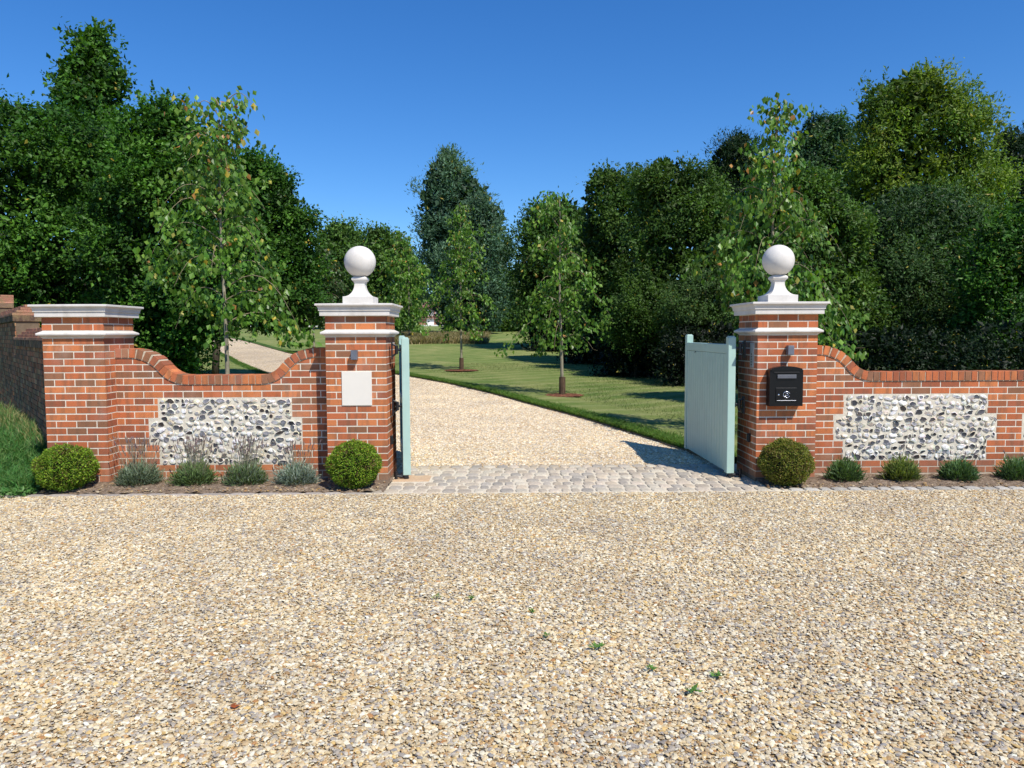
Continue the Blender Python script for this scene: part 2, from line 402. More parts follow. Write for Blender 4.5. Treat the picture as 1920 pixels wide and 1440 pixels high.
WY = .232; WT = .215
def make_wall(name, xa, xb, curve, panels, label, zend):
    """curve(x): underside height of coping"""
    t = empty(name, ((xa + xb) / 2, WY, 0), label, 'garden wall')
    ox = (xa + xb) / 2
    mb = MB()
    def inpanel(x, n):
        for (p0, p1) in panels:
            if 2 <= n < 12:
                e = .1125 if 5 <= n < 9 else 0
                if p0 - e < x < p1 + e: return (p0 - e, p1 + e)
        return None
    # mortar core following the curve
    xs = np.arange(xa, xb + .0001, .03)
    for a, b in zip(xs[:-1], xs[1:]):
        za, zb = curve(a), curve(b)
        y0 = WY + PR; y1 = WY + WT - PR
        mb.face([(a - ox, PR, -.05), (b - ox, PR, -.05), (b - ox, PR, zb), (a - ox, PR, za)], (1, 1, 1), 1)
        mb.face([(b - ox, WT - PR, -.05), (a - ox, WT - PR, -.05), (a - ox, WT - PR, za), (b - ox, WT - PR, zb)], (1, 1, 1), 1)
    for side in (0, 1):
        for n in range(0, 18):
            off = .1125 if n % 2 else 0
            u = xa - (.0 if n % 2 else .1125) - .03
            z0 = zc(n) + .0065; z1 = zc(n + 1) - .0065
            while u < xb:
                a, b = max(u + .006, xa), min(u + BM - .006, xb)
                u += BM
                if b - a < .015: continue
                segs = [(a, b)]
                if side == 0 or True:
                    for (p0, p1) in panels:
                        if 2 <= n < 12 and side == 0:
                            e = .1125 if 5 <= n < 9 else 0
                            q0, q1 = p0 - e, p1 + e
                            ns = []
                            for (c, d) in segs:
                                if d <= q0 - .004 or c >= q1 + .004: ns.append((c, d)); continue
                                if c < q0 - .03: ns.append((c, q0 - .004))
                                if d > q1 + .03: ns.append((q1 + .004, d))
                            segs = ns
                for (a2, b2) in segs:
                    col = brick_col()
                    ya, yb = (0, .02) if side == 0 else (WT - .02, WT)
                    if min(curve(a2), curve(b2), curve((a2 + b2) / 2)) >= z1 + .004:
                        mb.box(a2 - ox, b2 - ox, ya, yb, z0 + rnd.uniform(-.0015, .0015), z1 + rnd.uniform(-.0015, .0015), col)
                    else:
                        k = max(2, int((b2 - a2) / .015)); us = np.linspace(a2, b2, k + 1)
                        for c, d in zip(us[:-1], us[1:]):
                            tc, td = min(z1, curve(c) - .006), min(z1, curve(d) - .006)
                            if tc <= z0 + .002 or td <= z0 + .002: continue
                            yy = ya if side == 0 else yb
                            pts = [(c - ox, yy, z0), (d - ox, yy, z0), (d - ox, yy, td), (c - ox, yy, tc)]
                            if side: pts.reverse()
                            mb.face(pts, col)
                            y2 = .02 if side == 0 else WT - .02
                            mb.face([(c - ox, yy, tc), (d - ox, yy, td), (d - ox, y2, td), (c - ox, y2, tc)], col)
    mb.build('brickwork', [BRICK, MORTAR], t)
    # coping: bricks on edge following the curve
    mb = MB(); step = .0765
    P = [(x, curve(x)) for x in np.arange(xa, xb, .004)]
    acc = 0; last = P[0]; marks = []; run = step * .5
    for p in P[1:]:
        d = math.hypot(p[0] - last[0], p[1] - last[1])
        acc += d
        if acc >= run:
            marks.append(p); run += step
        last = p
    hh = .053
    for (x, z) in marks:
        sl = (curve(x + .01) - curve(x - .01)) / .02
        ang = math.atan(sl)
        M = Matrix.Translation((x - ox, WT / 2 - .002, z)) @ Matrix.Rotation(-ang, 4, 'Y') @ Matrix.Translation((0, 0, hh + .002 + rnd.uniform(-.0012, .0012)))
        c = brick_col()
        mb.xbox(M, .0335, WT / 2 + .012, hh - .001, tuple(k * 1.02 for k in c))
    for a, b in zip(P[:-8:8], P[8::8]):
        n0 = Vector((-(b[1] - a[1]), b[0] - a[0])).normalized()
        q = [(a[0], a[1] - .004), (b[0], b[1] - .004), (b[0] + n0.x * .101, b[1] + n0.y * .101), (a[0] + n0.x * .101, a[1] + n0.y * .101)]
        y0, y1 = -.006, WT + .004
        mb.face([(x - ox, y0, z) for x, z in q], (1, 1, 1), 1)
        mb.face([(x - ox, y1, z) for x, z in reversed(q)], (1, 1, 1), 1)
        mb.face([(q[3][0] - ox, y0, q[3][1]), (q[2][0] - ox, y0, q[2][1]), (q[2][0] - ox, y1, q[2][1]), (q[3][0] - ox, y1, q[3][1])], (1, 1, 1), 1)
    OB = mb.build('coping', [BRICK, m_mortar_dark], t, bevel=.003)
    # flint panels
    for (p0, p1) in panels:
        mb = MB(); rg = random.Random(int(p0 * 1000) + 5)
        m0 = zc(2); m1 = zc(5); m2 = zc(9); m3 = zc(12)
        for a, b, u, v in ((p0, p1, m0, m1), (p0 - .1125, p1 + .1125, m1, m2), (p0, p1, m2, m3)):
            mb.box(a - ox, b - ox, .0012, .02, u, v, (1, 1, 1), 1, skip='b')
        rows = 12; hgt = m3 - m0
        for r in range(rows):
            zz = m0 + (r + .5) * hgt / rows
            wide = m1 < zz < m2
            e = .1125 if wide else 0
            x = p0 - e + .025
            while x < p1 + e - .018:
                wd = rg.uniform(.04, .125); ht = rg.uniform(.044, .078)
                cxn = x + wd / 2
                if cxn + wd / 2 > p1 + e - .002: wd = p1 + e - .004 - x; cxn = x + wd / 2
                if wd < .02: break
                zn = min(max(zz + rg.uniform(-.018, .018), m0 + ht / 2 + .002), m3 - ht / 2 - .002)
                if wide: zn = min(max(zn, m1 + ht / 2), m2 - ht / 2)
                k = rg.choice((8, 9, 10, 11)); rot = rg.uniform(-.4, .4)
                dark = rg.random() < .46
                rim = rg.choice(((.64, .60, .50), (.72, .68, .58), (.56, .52, .44), (.66, .58, .43), (.76, .73, .66)))
                if dark: core = rg.choice(((.035, .036, .042), (.06, .06, .066), (.11, .11, .12), (.18, .175, .185), (.06, .05, .045), (.26, .25, .26)))
                else: core = rg.choice(((.70, .67, .62), (.58, .56, .54), (.78, .76, .73), (.66, .62, .52), (.50, .49, .49), (.72, .60, .47), (.80, .78, .76)))
                angs = [2 * PI * i / k + rg.uniform(-.28, .28) for i in range(k)]
                ra = [rg.uniform(.72, 1.1) for _ in range(k)]
                pro = rg.uniform(.005, .014); off = (rg.uniform(-.22, .22), rg.uniform(-.22, .22)); cs = rg.uniform(.62, .92) if dark else rg.uniform(.35, .75)
                tilt = (rg.uniform(-.35, .35), rg.uniform(-.35, .35))
                def ring(s, y, oo=(0, 0)):
                    o_ = []
                    for a_, r_ in zip(angs, ra):
                        px = (math.cos(a_) * r_ * s + oo[0] * (1 - s)) * wd / 2; pz = (math.sin(a_) * r_ * s + oo[1] * (1 - s)) * ht / 2
                        X = px * math.cos(rot) - pz * math.sin(rot); Z = px * math.sin(rot) + pz * math.cos(rot)
                        o_.append((cxn - ox + X, y - (tilt[0] * X + tilt[1] * Z) * (1 if y < 0 else 0), zn + Z))
                    return o_
                R0 = ring(1.04, .003); R1 = ring(.97, -pro * .6); R2 = ring(cs, -pro, off); R3 = ring(cs * .5, -pro * (.72 if dark else 1.06), off)
                for i in range(k):
                    j = (i + 1) % k
                    mb.face([R0[i], R0[j], R1[j], R1[i]], tuple(q * .8 for q in rim))
                    mb.face([R1[i], R1[j], R2[j], R2[i]], tuple(q * rg.uniform(.86, 1.05) for q in rim))
                    v_ = rg.uniform(.65, 1.35)
                    mb.face([R2[i], R2[j], R3[j], R3[i]], tuple(min(.85, q * v_) for q in core))
                v_ = rg.uniform(.6, 1.5); mb.face(R3, tuple(min(.85, q * v_) for q in core))
                x += wd * rg.uniform(.84, 1.0) + .003
        mb.build('flint_panel', [FLINT, FLMORT], t)
    return t
m_mortar_dark = m_simple('coping_mortar', (.52, .43, .31), .95, .1, var=.2, sc=40, bmp=.4)

def scurve(x, x0, x1):
    """two tangent arcs from 0 at x0 to 1 at x1"""
    t = (x - x0) / (x1 - x0)
    if t <= 0: return 0.
    if t >= 1: return 1.
    a = math.radians(52.5); s = math.sin(a); Rr = .5 / s
    if t < .5: return (Rr - math.sqrt(Rr * Rr - t * t)) / (2 * Rr * (1 - math.cos(a)))
    u = 1 - t; return 1 - (Rr - math.sqrt(Rr * Rr - u * u)) / (2 * Rr * (1 - math.cos(a)))
ZLO = zc(14); DROP = 4 * CH
LX0, LX1 = XE + PW, XL + .001
def curveL(x):
    if x < -3: return ZLO + DROP * (1 - scurve(x, -4.275, -3.625))
    return ZLO + DROP * scurve(x, -2.785, -2.14)
def curveR(x): return ZLO + DROP * (1 - scurve(x, 3.65, 4.29))
make_wall('garden_wall', LX0, LX1, curveL, [(-3.966, -2.436)], 'low brick wall with dipped coping and one flint panel between end pier and gate pier', 0)
make_wall('garden_wall', XR + PW, 12.5, curveR, [(3.958, 5.636), (6.165, 7.84), (8.2, 9.88)], 'long straight brick wall with flint panels running right from the postbox pier', 0)

# ------------------------------------------------------------------ things fixed to the piers
def fixings():
    # plaque
    mb = MB(); mb.box(-.167, .167, -.012, .004, -.19, .19)
    o = mb.build('plaque', PLAQ, bevel=.003); o.location = (-1.638, 0, 1.087)
    tag(o, 'blank square cream stone plaque set in the front of the left gate pier', 'plaque')
    # lamps
    for i, (x, z, lab) in enumerate(((-1.651, 1.4635, 'small grey cube wall lamp above the cream plaque'), (3.208, 1.494, 'small grey cube wall lamp above the black postbox'))):
        t = empty('wall_lamp', (x, 0, z), lab, 'wall lamp', 'cube wall lamps on the gate piers')
        mb = MB(); mb.box(-.034, .034, -.079, -.008, -.052, .052); mb.build('lamp_housing', ZINC, t, bevel=.003)
        mb = MB(); mb.box(-.03, .03, -.008, .003, -.045, .045); mb.build('back_plate', BLACK, t)
        mb = MB(); mb.box(-.024, .024, -.069, -.018, -.056, -.0525); mb.build('lens', GLASS, t)
        mb = MB(); mb.box(-.024, .024, -.069, -.018, .0525, .055); mb.build('lens', GLASS, t)
    # post box
    t = empty('postbox', (3.150, 0, 0), 'black metal postbox with arched top and round emblem on right pier', 'postbox')
    z0 = .873; z1 = 1.277; hw = .187
    def outline(hw, z0, z1, arch, n=12):
        pts = [(-hw, z0), (hw, z0)]
        for k in range(n + 1):
            a = 1 - 2 * k / n; pts.append((hw * a, z1 + arch * (1 - a * a)))
        return pts
    def slab(mb, pts, ya, yb):
        mb.face([(x, ya, z) for x, z in pts]); mb.face([(x, yb, z) for x, z in reversed(pts)])
        for (a, b) in zip(pts, pts[1:] + pts[:1]):
            mb.face([(a[0], ya, a[1]), (a[0], yb, a[1]), (b[0], yb, b[1]), (b[0], ya, b[1])])
    mb = MB(); slab(mb, outline(hw, z0, z1, .040), -.105, .003); mb.build('box_body', BOXM, t, bevel=.008)
    mb = MB(); slab(mb, outline(hw - .014, z1 - .006, z1 + .014, .028), -.118, -.1055); mb.build('hood', BOXM, t, bevel=.004)
    mb = MB(); mb.box(-.145, .145, -.116, -.1055, z1 - .034, z1 - .022); mb.build('rain_lip', BOXM, t, bevel=.003)
    mb = MB()
    mb.face([(-.105, -.108, z1 - .052), (.105, -.108, z1 - .052), (.105, -.122, z1 - .092), (-.105, -.122, z1 - .092)][::-1])
    mb.box(-.105, .105, -.124, -.1055, z1 - .094, z1 - .052); fl = mb.build('letter_flap', m_simple('flap_grey', (.11, .115, .13), .35, .5), t, bevel=.003)
    mb = MB(); mb.box(-.118, .118, -.112, -.1055, z0 + .050, z0 + .205); mb.build('door', BOXM, t, bevel=.004)
    mb = MB(); mb.box(-.108, .108, -.1175, -.1125, z0 + .060, z0 + .066); mb.build('door_pull', SILV, t, bevel=.002)
    mb = MB(); mb.lathe([(.0005, 0), (.009, 0), (.009, .006), (.0005, .008)], (0, 0, 0), 12)
    o = mb.build('lock', SILV, t); o.location = (-.088, -.112, z0 + .128); o.rotation_euler = (PI / 2, 0, 0)
    mb = MB(); cxp = .0; czp = z0 + .130
    ring = [(cxp + .036 * math.cos(a), -.1165, czp + .036 * math.sin(a)) for a in np.linspace(.2, 2 * PI - .5, 22)]
    mb.tube(ring, [.0032] * len(ring), 6)
    horn = [(cxp - .040, -.118, czp - .014), (cxp - .02, -.119, czp - .022), (cxp, -.119, czp - .012), (cxp + .018, -.119, czp - .004), (cxp + .012, -.119, czp + .012), (cxp - .006, -.119, czp + .010), (cxp - .014, -.119, czp - .002)]
    mb.tube(horn, [.0075, .004, .0035, .003, .003, .003, .0025], 6)
    mb.tube([(cxp - .026, -.119, czp + .020), (cxp, -.119, czp + .030), (cxp + .024, -.119, czp + .018)], [.003] * 3, 6)
    mb.build('emblem', SILV, t, smooth=True)
    # intercom on the reveal of the right pier
    t = empty('intercom', (XR, .17, 1.43), 'slim pale metal intercom panel on inner face of right pier', 'intercom')
    mb = MB(); mb.box(-.012, .003, -.055, .055, -.135, .145); mb.build('face_plate', m_simple('brushed_steel', (.5, .52, .52), .4, .5, .5), t, bevel=.002)
    mb = MB()
    for k in range(5): mb.box(-.0145, -.0125, -.012, .012, -.11 + k * .03, -.095 + k * .03)
    mb.build('buttons', BLACK, t)
    # safety beam sensors
    for x, sx, lab in ((XL + PW, 1, 'small black sensor box low on inner face of plaque pier'), (XR, -1, 'small black sensor box low on inner face of postbox pier')):
        t = empty('gate_sensor', (x, .21, .475), lab, 'sensor', 'gate beam sensors')
        mb = MB(); a, b = sorted((-.002 * sx, .03 * sx)); mb.box(a, b, -.03, .03, -.05, .05); mb.build('sensor_housing', BLACK, t, bevel=.008)
        a, b = sorted((.0305 * sx, .033 * sx)); mb = MB(); mb.box(a, b, -.015, .015, -.02, .025); mb.build('lens', GLASS, t)
fixings()

# ------------------------------------------------------------------ gates
def gate(hx, hy, ang, side, label):
    """leaf in local coordinates: runs along +X from the hinge, street face = -Y.
       side=-1: hinge on the right pier; the leaf is built mirrored."""
    t = empty('gate_leaf', (hx, hy, 0), label, 'gate', 'pale green timber gate leaves')
    t.rotation_euler = (0, 0, ang)
    Lw = 1.94; th = .088; m = side
    def bx(mb, a, b, y0, y1, z0, z1):
        x0, x1 = sorted((a * m, b * m)); mb.box(x0, x1, y0, y1, z0, z1)
    for nm, a, b, top in (('hinge_stile', 0, .098, 1.655), ('latch_stile', Lw - .098, Lw, 1.672)):
        mb = MB(); bx(mb, a, b, -th / 2, th / 2, .06, top - .012)
        mb2 = mb; bx(mb2, a + .01, b - .01, -th / 2 + .01, th / 2 - .01, top - .013, top)
        mb.build(nm, GATEP, t, bevel=.007)
    mb = MB(); bx(mb, .0985, Lw - .0985, -th / 2 + .004, th / 2 - .006, 1.452, 1.560); mb.build('top_rail', GATEP, t, bevel=.006)
    mb = MB(); bx(mb, .0985, Lw - .0985, -.005, th / 2 - .006, .09, .25); mb.build('bottom_rail', GATEP, t, bevel=.005)
    mb = MB(); bx(mb, .0985, Lw - .0985, -.005, th / 2 - .006, .78, .90); mb.build('middle_rail', GATEP, t, bevel=.005)
    mb = MB(); n = 16; w = (Lw - .198) / n
    for k in range(n):
        a = .099 + k * w; bx(mb, a + .004, a + w - .004, -th / 2 + .008, -.008, .075, 1.449)
    bx(mb, .099, Lw - .099, -th / 2 + .014, -.0065, .078, 1.446)
    mb.build('boards', GATEP, t, bevel=.003)
    # latch knob and small bolt on street face
    mb = MB(); xk = Lw * .72 * m
    mb.tube([(xk, -th / 2 + .002, 1.44), (xk, -th / 2 - .01, 1.437)], [.008, .006], 8); mb.tube([(xk - .03, -th / 2 - .006, 1.43), (xk + .03, -th / 2 - .008, 1.442)], [.004, .004], 6)
    mb.build('latch', BLACK, t)
    # hinges: plate on pier, pin, arm to the stile
    for z in (1.515, .865):
        mb = MB()
        bx(mb, -.006, .05, th / 2, th / 2 + .05, z - .028, z + .028) if False else None
        a = -.004
        mb.tube([(.03 * m, th / 2 - .002, z), (.03 * m, th / 2 + .055, z)], [.016, .014], 10)
        mb.tube([(.03 * m, th / 2 + .055, z - .05), (.03 * m, th / 2 + .055, z + .05)], [.02, .02], 12)
        bx(mb, -.005, .09, th / 2 - .001, th / 2 + .007, z - .03, z + .03)
        mb.build('hinge', BLACK, t, bevel=.002)
        mb = MB(); bx(mb, .0, .06, th / 2 + .098, th / 2 + .116, z - .11, z + .09)
        mb.tube([(.03 * m, th / 2 + .055, z - .04), (.03 * m, th / 2 + .1, z - .075)], [.012, .012], 8)
        mb.tube([(.03 * m, th / 2 + .055, z + .04), (.03 * m, th / 2 + .1, z + .065)], [.012, .012], 8)
        mb.build('hinge_bracket', BLACK, t, bevel=.003)
    mb = MB(); bx(mb, .0, .05, -.02, .03, .022, .058); mb.tube([(.03 * m, .02, .04), (.03 * m, th / 2 + .08, .05)], [.012, .014], 8)
    mb.tube([(.03 * m, th / 2 + .08, 0), (.03 * m, th / 2 + .08, .11)], [.018, .018], 10)
    mb.build('bottom_pivot', BLACK, t, bevel=.002)
    return t
# left leaf: closed it would run +X from the left pier; opened inwards by about 99 degrees
gate(-1.120, .215, math.radians(98.8), 1, 'open pale green gate leaf seen edge on beside the plaque pier')
# right leaf: closed it would run -X from the right pier
gate(2.634, .20, -math.radians(89.3), -1, 'open pale green boarded gate leaf showing its face beside the postbox pier')

# ------------------------------------------------------------------ old wall on the left
def old_wall():
    th = .34
    dx, dy = -.609, .793
    t = empty('old_brick_wall', (-4.85, .477, 0), 'weathered old brick wall with stepped coping receding left of the end pier', 'old wall')
    ang = math.atan2(dy, dx); t.rotation_euler = (0, 0, ang)
    # local +X runs away from the viewer; visible face is local +Y side
    mb = MB(); rg = random.Random(3)
    steps = [(0.25, 4.8, 1.53), (4.8, 9.6, 1.93), (9.6, 14.5, 2.3)]
    for a, b, top in steps:
        mb.box(a + (.0 if a == 0 else .0), b, .004, th - .004, -.1, top, (1, 1, 1), 1)
        z = -.02; n = 0
        while z < top - .01:
            u = a - (.11 if n % 2 else 0)
            zt = min(z + .064, top)
            while u < b:
                p, q = max(a, u + .006), min(b, u + .219)
                if q - p > .02:
                    k = rg.random(); v = rg.uniform(.5, 1.2)
                    c = (.50, .19, .10) if k < .6 else ((.29, .15, .10) if k < .8 else (.48, .27, .14))
                    mb.box(p, q, th - .012, th + rg.uniform(0, .010), z, zt, tuple(x * v for x in c), skip='b' if False else '')
                    mb.box(p, q, 0, .012, z, zt, tuple(x * v for x in c))
                u += .225
            z += .075; n += 1
    mb.build('brickwork', [OLDB, OLDM], t)
    mb = MB()
    for a, b, top in steps:
        # dentil course of headers then a sloping cap of brick courses
        u = a + (.0 if a == 0 else .002)
        a2 = a - (.03 if a else 0)
        u = a2
        while u < b - .06:
            v = rg.uniform(.5, 1.15)
            mb.box(u + .004, u + .098, -.03, th + .03 + rg.uniform(0, .008), top, top + .10, tuple(x * v for x in (.17, .11, .08))); u += .105
        n = 4
        for k in range(n):
            y0 = th + .035 - k * (th * .7) / n; y1 = th + .035 - (k + 1) * (th / 2 + .03) / n
            z0 = top + .10 + k * .045
            yb = -.035
            u = a2 - (.1 if k % 2 else 0)
            while u < b - .002:
                p, q = max(a2, u + .004), min(b - .002, u + .221)
                v = rg.uniform(.85, 1.25)
                if q - p > .02: mb.box(p, q, yb, y0 + rg.uniform(0, .006), z0, z0 + .042, tuple(x * v for x in (.44, .21, .14)))
                u += .225
    mb.build('coping', OLDB, t, bevel=.004)
old_wall()

# ------------------------------------------------------------------ ground surfaces
def smooth_curve(pts, n=10):
    out = []
    P = [pts[0]] + list(pts) + [pts[-1]]
    for i in range(1, len(P) - 2):
        p0, p1, p2, p3 = [np.array(q, float) for q in P[i - 1:i + 3]]
        for k in range(n):
            t = k / n
            out.append(.5 * ((2 * p1) + (-p0 + p2) * t + (2 * p0 - 5 * p1 + 4 * p2 - p3) * t * t + (-p0 + 3 * p1 - 3 * p2 + p3) * t ** 3))
    out.append(np.array(pts[-1], float)); return np.array(out)
ER = smooth_curve([(2.78, .9), (2.66, 1.6), (2.5, 2.4), (2.34, 3.12), (2.05, 4.28), (1.52, 6.28), (.79, 8.54), (-.26, 11.66), (-1.4, 14.44), (-2.3, 16.2), (-3.35, 18.1), (-6.6, 23.6), (-11.33, 31.78), (-16.4, 41.3), (-21, 49), (-27, 58), (-36, 69)])
ER[:, 0] *= K(ER[:, 1])
EL = smooth_curve([(-1.3, .9), (-1.6, 1.6), (-1.85, 2.4), (-2.1, 3.12), (-2.6, 4.28), (-3.3, 6.28), (-4.1, 8.54), (-5.2, 11.4), (-6.2, 14.0), (-7.1, 16.0), (-8.3, 18.9), (-10.3, 22.9), (-14.0, 30.5), (-18.4, 39.2), (-23.4, 47), (-29.5, 56.5), (-38.5, 67.5)])
EL[:, 0] *= K(EL[:, 1])

def ground():
    # ground: one sheet to the horizon, fine near the camera
    xs = np.unique(np.concatenate([np.linspace(-1500, -60, 14), np.linspace(-60, -22, 20), np.linspace(-22, 22, 90), np.linspace(22, 60, 20), np.linspace(60, 1500, 14)]))
    ys = np.unique(np.concatenate([np.linspace(-600, -20, 8), np.linspace(-20, .35, 12), np.linspace(.35, 40, 130), np.linspace(40, 120, 60), np.linspace(120, 2600, 24)]))
    X, Y = np.meshgrid(xs, ys)
    Z = np.vectorize(H)(Y)
    Z = Z + np.where(Y > 1.2, .03 * np.sin(X * .7 + 1) * np.sin(Y * .45), 0) * np.clip((Y - 1.2) / 4, 0, 1)
    Z = np.where(Y < .9, -.03, Z)
    # keep the sheet just below the drive
    V = np.stack([X, Y, Z], -1).reshape(-1, 3)
    ny, nx = X.shape
    # distance inside drive: lower
    for i in range(len(V)):
        x, y = V[i, 0], V[i, 1]
        if .9 <= y < 69:
            xr = np.interp(y, ER[:, 1], ER[:, 0]); xl = np.interp(y, EL[:, 1], EL[:, 0])
            dd = min(x - xl, xr - x)
            if dd > -.8: V[i, 2] = H(y) - .03
    idx = np.arange(ny * nx).reshape(ny, nx)
    F = np.stack([idx[:-1, :-1], idx[:-1, 1:], idx[1:, 1:], idx[1:, :-1]], -1).reshape(-1, 4)
    o = npmesh('lawn', V, F, np.ones((len(F), 3)), LAWN, smooth=True)
    tag(o, kind='structure')
    # forecourt gravel
    mb = MB(); mb.face([(-60, -80, -.0035), (60, -80, -.0035), (60, -.5, -.0035), (-60, -.5, -.0035)])
    tag(mb.build('gravel_forecourt', GRAV), kind='structure')
    # drive
    n = len(ER); V = []; F = []
    KN = 9
    for a, b in zip(EL, ER):
        for k in range(KN):
            p = a + (b - a) * k / (KN - 1); V.append((p[0], p[1], H(p[1]) + .004 + .02 * math.sin(PI * k / (KN - 1)) * ss(1.1, 2.6, p[1])))
    for i in range(n - 1):
        for k in range(KN - 1):
            q = i * KN + k; F.append((q, q + 1, q + 1 + KN, q + KN))
    o = npmesh('gravel_drive', np.array(V), np.array(F), np.ones((len(F), 3)), GRAVD, smooth=True); tag(o, kind='structure')
    # raised turf lips along both edges
    for E_, sgn, nm in ((ER, 1, 'turf_edge'), (EL, -1, 'turf_edge')):
        mb = MB(); rows = []; rg = random.Random(4)
        D = smooth_pts = [(0, -.03), (0.0, .035), (.06, .062), (.16, .066), (.34, .06), (.8, .045), (1.5, .02), (2.2, -.05)]
        pts = np.array([p for p in E_ if 1.2 < p[1] < 66])
        # resample finely
        seg = np.concatenate([[0], np.cumsum(np.hypot(*np.diff(pts, axis=0).T))]); T = np.arange(0, seg[-1], .12)
        px = np.interp(T, seg, pts[:, 0]); py = np.interp(T, seg, pts[:, 1])
        for i in range(len(T)):
            j0, j1 = max(0, i - 2), min(len(T) - 1, i + 2)
            t = np.array([px[j1] - px[j0], py[j1] - py[j0]]); t /= np.hypot(*t)
            nrm = np.array([t[1], -t[0]]) * sgn
            w = rg.uniform(-.025, .025)
            rows.append([(px[i] + nrm[0] * (d + (w if d < .1 else 0)), py[i] + nrm[1] * (d + (w if d < .1 else 0)), H(py[i] + nrm[1] * d) + z) for d, z in D])
        for a, b in zip(rows[:-1], rows[1:]):
            for k in range(len(D) - 1):
                q = [a[k], a[k + 1], b[k + 1], b[k]]
                if sgn < 0: q.reverse()
                mb.face(q, (1, 1, 1), 1 if k == 0 else (0 if k < 4 else 2))
        o = mb.build(nm, [TURF, SOIL, LAWN], smooth=True); tag(o, kind='structure')
def m_turf():
    m, nt = newmat('edge_turf'); P = pos(nt)
    a = noise(nt, P, 1.4, 5, .65); c = ramp(nt, a, [(.35, (.035, .085, .012)), (.55, (.065, .125, .022)), (.75, (.13, .16, .05))])
    f = noise(nt, P, 60, 4, .7); c = mixc(nt, 1, c, ramp(nt, f, [(.25, (.4, .4, .4)), (.75, (1.5, 1.5, 1.4))]), 'MULTIPLY')
    princ(nt, c, .9, .15, bump(nt, f, 1, .03)); return m
TURF = m_turf()
ground()

def grid_patch(name, x0, x1, y0, y1, step, zf, mat, kind='structure', inside=None):
    xs = np.arange(x0, x1 + step * .5, step); ys = np.arange(y0, y1 + step * .5, step)
    X, Y = np.meshgrid(xs, ys); ny, nx = X.shape
    Z = np.array([zf(x, y) for x, y in zip(X.ravel(), Y.ravel())])
    V = np.stack([X.ravel(), Y.ravel(), Z], -1); idx = np.arange(ny * nx).reshape(ny, nx)
    F = np.stack([idx[:-1, :-1], idx[:-1, 1:], idx[1:, 1:], idx[1:, :-1]], -1).reshape(-1, 4)
    o = npmesh(name, V, F, np.ones((len(F), 3)), mat, smooth=True); tag(o, kind=kind); return o
nz = lambda x, y, s: math.sin(x * s + 1.3 * math.sin(y * s * .7)) * math.sin(y * s * 1.3 + math.sin(x * s * .6))
grid_patch('flower_bed', -5.6, -1.28, -.47, .26, .025, lambda x, y: .012 + .012 * nz(x, y, 17) + .008 * nz(x, y, 41) + .02 * ss(-.47, -.2, y), SOIL)
grid_patch('flower_bed', 2.86, 12.5, -.40, .26, .025, lambda x, y: .012 + .012 * nz(x, y, 17) + .008 * nz(x, y, 41) + .02 * ss(-.4, -.15, y), SOIL)

# setts: threshold between the piers and a flush edging along the beds
def sett(mb, x, y, w, d, z, rg, col=None, th=.05):
    v = rg.uniform(.68, .98)
    c = col or rg.choice(((.52, .44, .33), (.55, .46, .35), (.47, .41, .33), (.57, .47, .34), (.50, .42, .32), (.58, .51, .39), (.44, .39, .32)))
    c = tuple(q * v for q in c)
    rot = rg.uniform(-.06, .06); n = len(mb.v); sh = []
    k = [(-1, -1), (-.35, -1.06), (.35, -1.06), (1, -1), (1.05, 0), (1, 1), (.35, 1.05), (-.35, 1.05), (-1, 1), (-1.05, 0)]
    j = [(rg.uniform(.9, 1.04), rg.uniform(.9, 1.04)) for _ in k]
    cr = .80
    for (s, zz) in ((1, z - th), (1, z - .012), (.93, z - .003), (.62, z + .003)):
        for (a, b), (ja, jb) in zip(k, j):
            f = .88 if abs(a) == 1 and abs(b) == 1 else 1
            X = a * ja * w / 2 * s * f; Y = b * jb * d / 2 * s * f
            mb.v.append((x + X * math.cos(rot) - Y * math.sin(rot), y + X * math.sin(rot) + Y * math.cos(rot), zz + rg.uniform(-.001, .001)))
    m = len(k)
    for r in range(3):
        for i in range(m):
            jn = (i + 1) % m
            mb.f.append((n + r * m + i, n + r * m + jn, n + (r + 1) * m + jn, n + (r + 1) * m + i)); mb.c.append(c); mb.m.append(0)
    mb.f.append(tuple(n + 3 * m + i for i in range(m))); mb.c.append(c); mb.m.append(0)
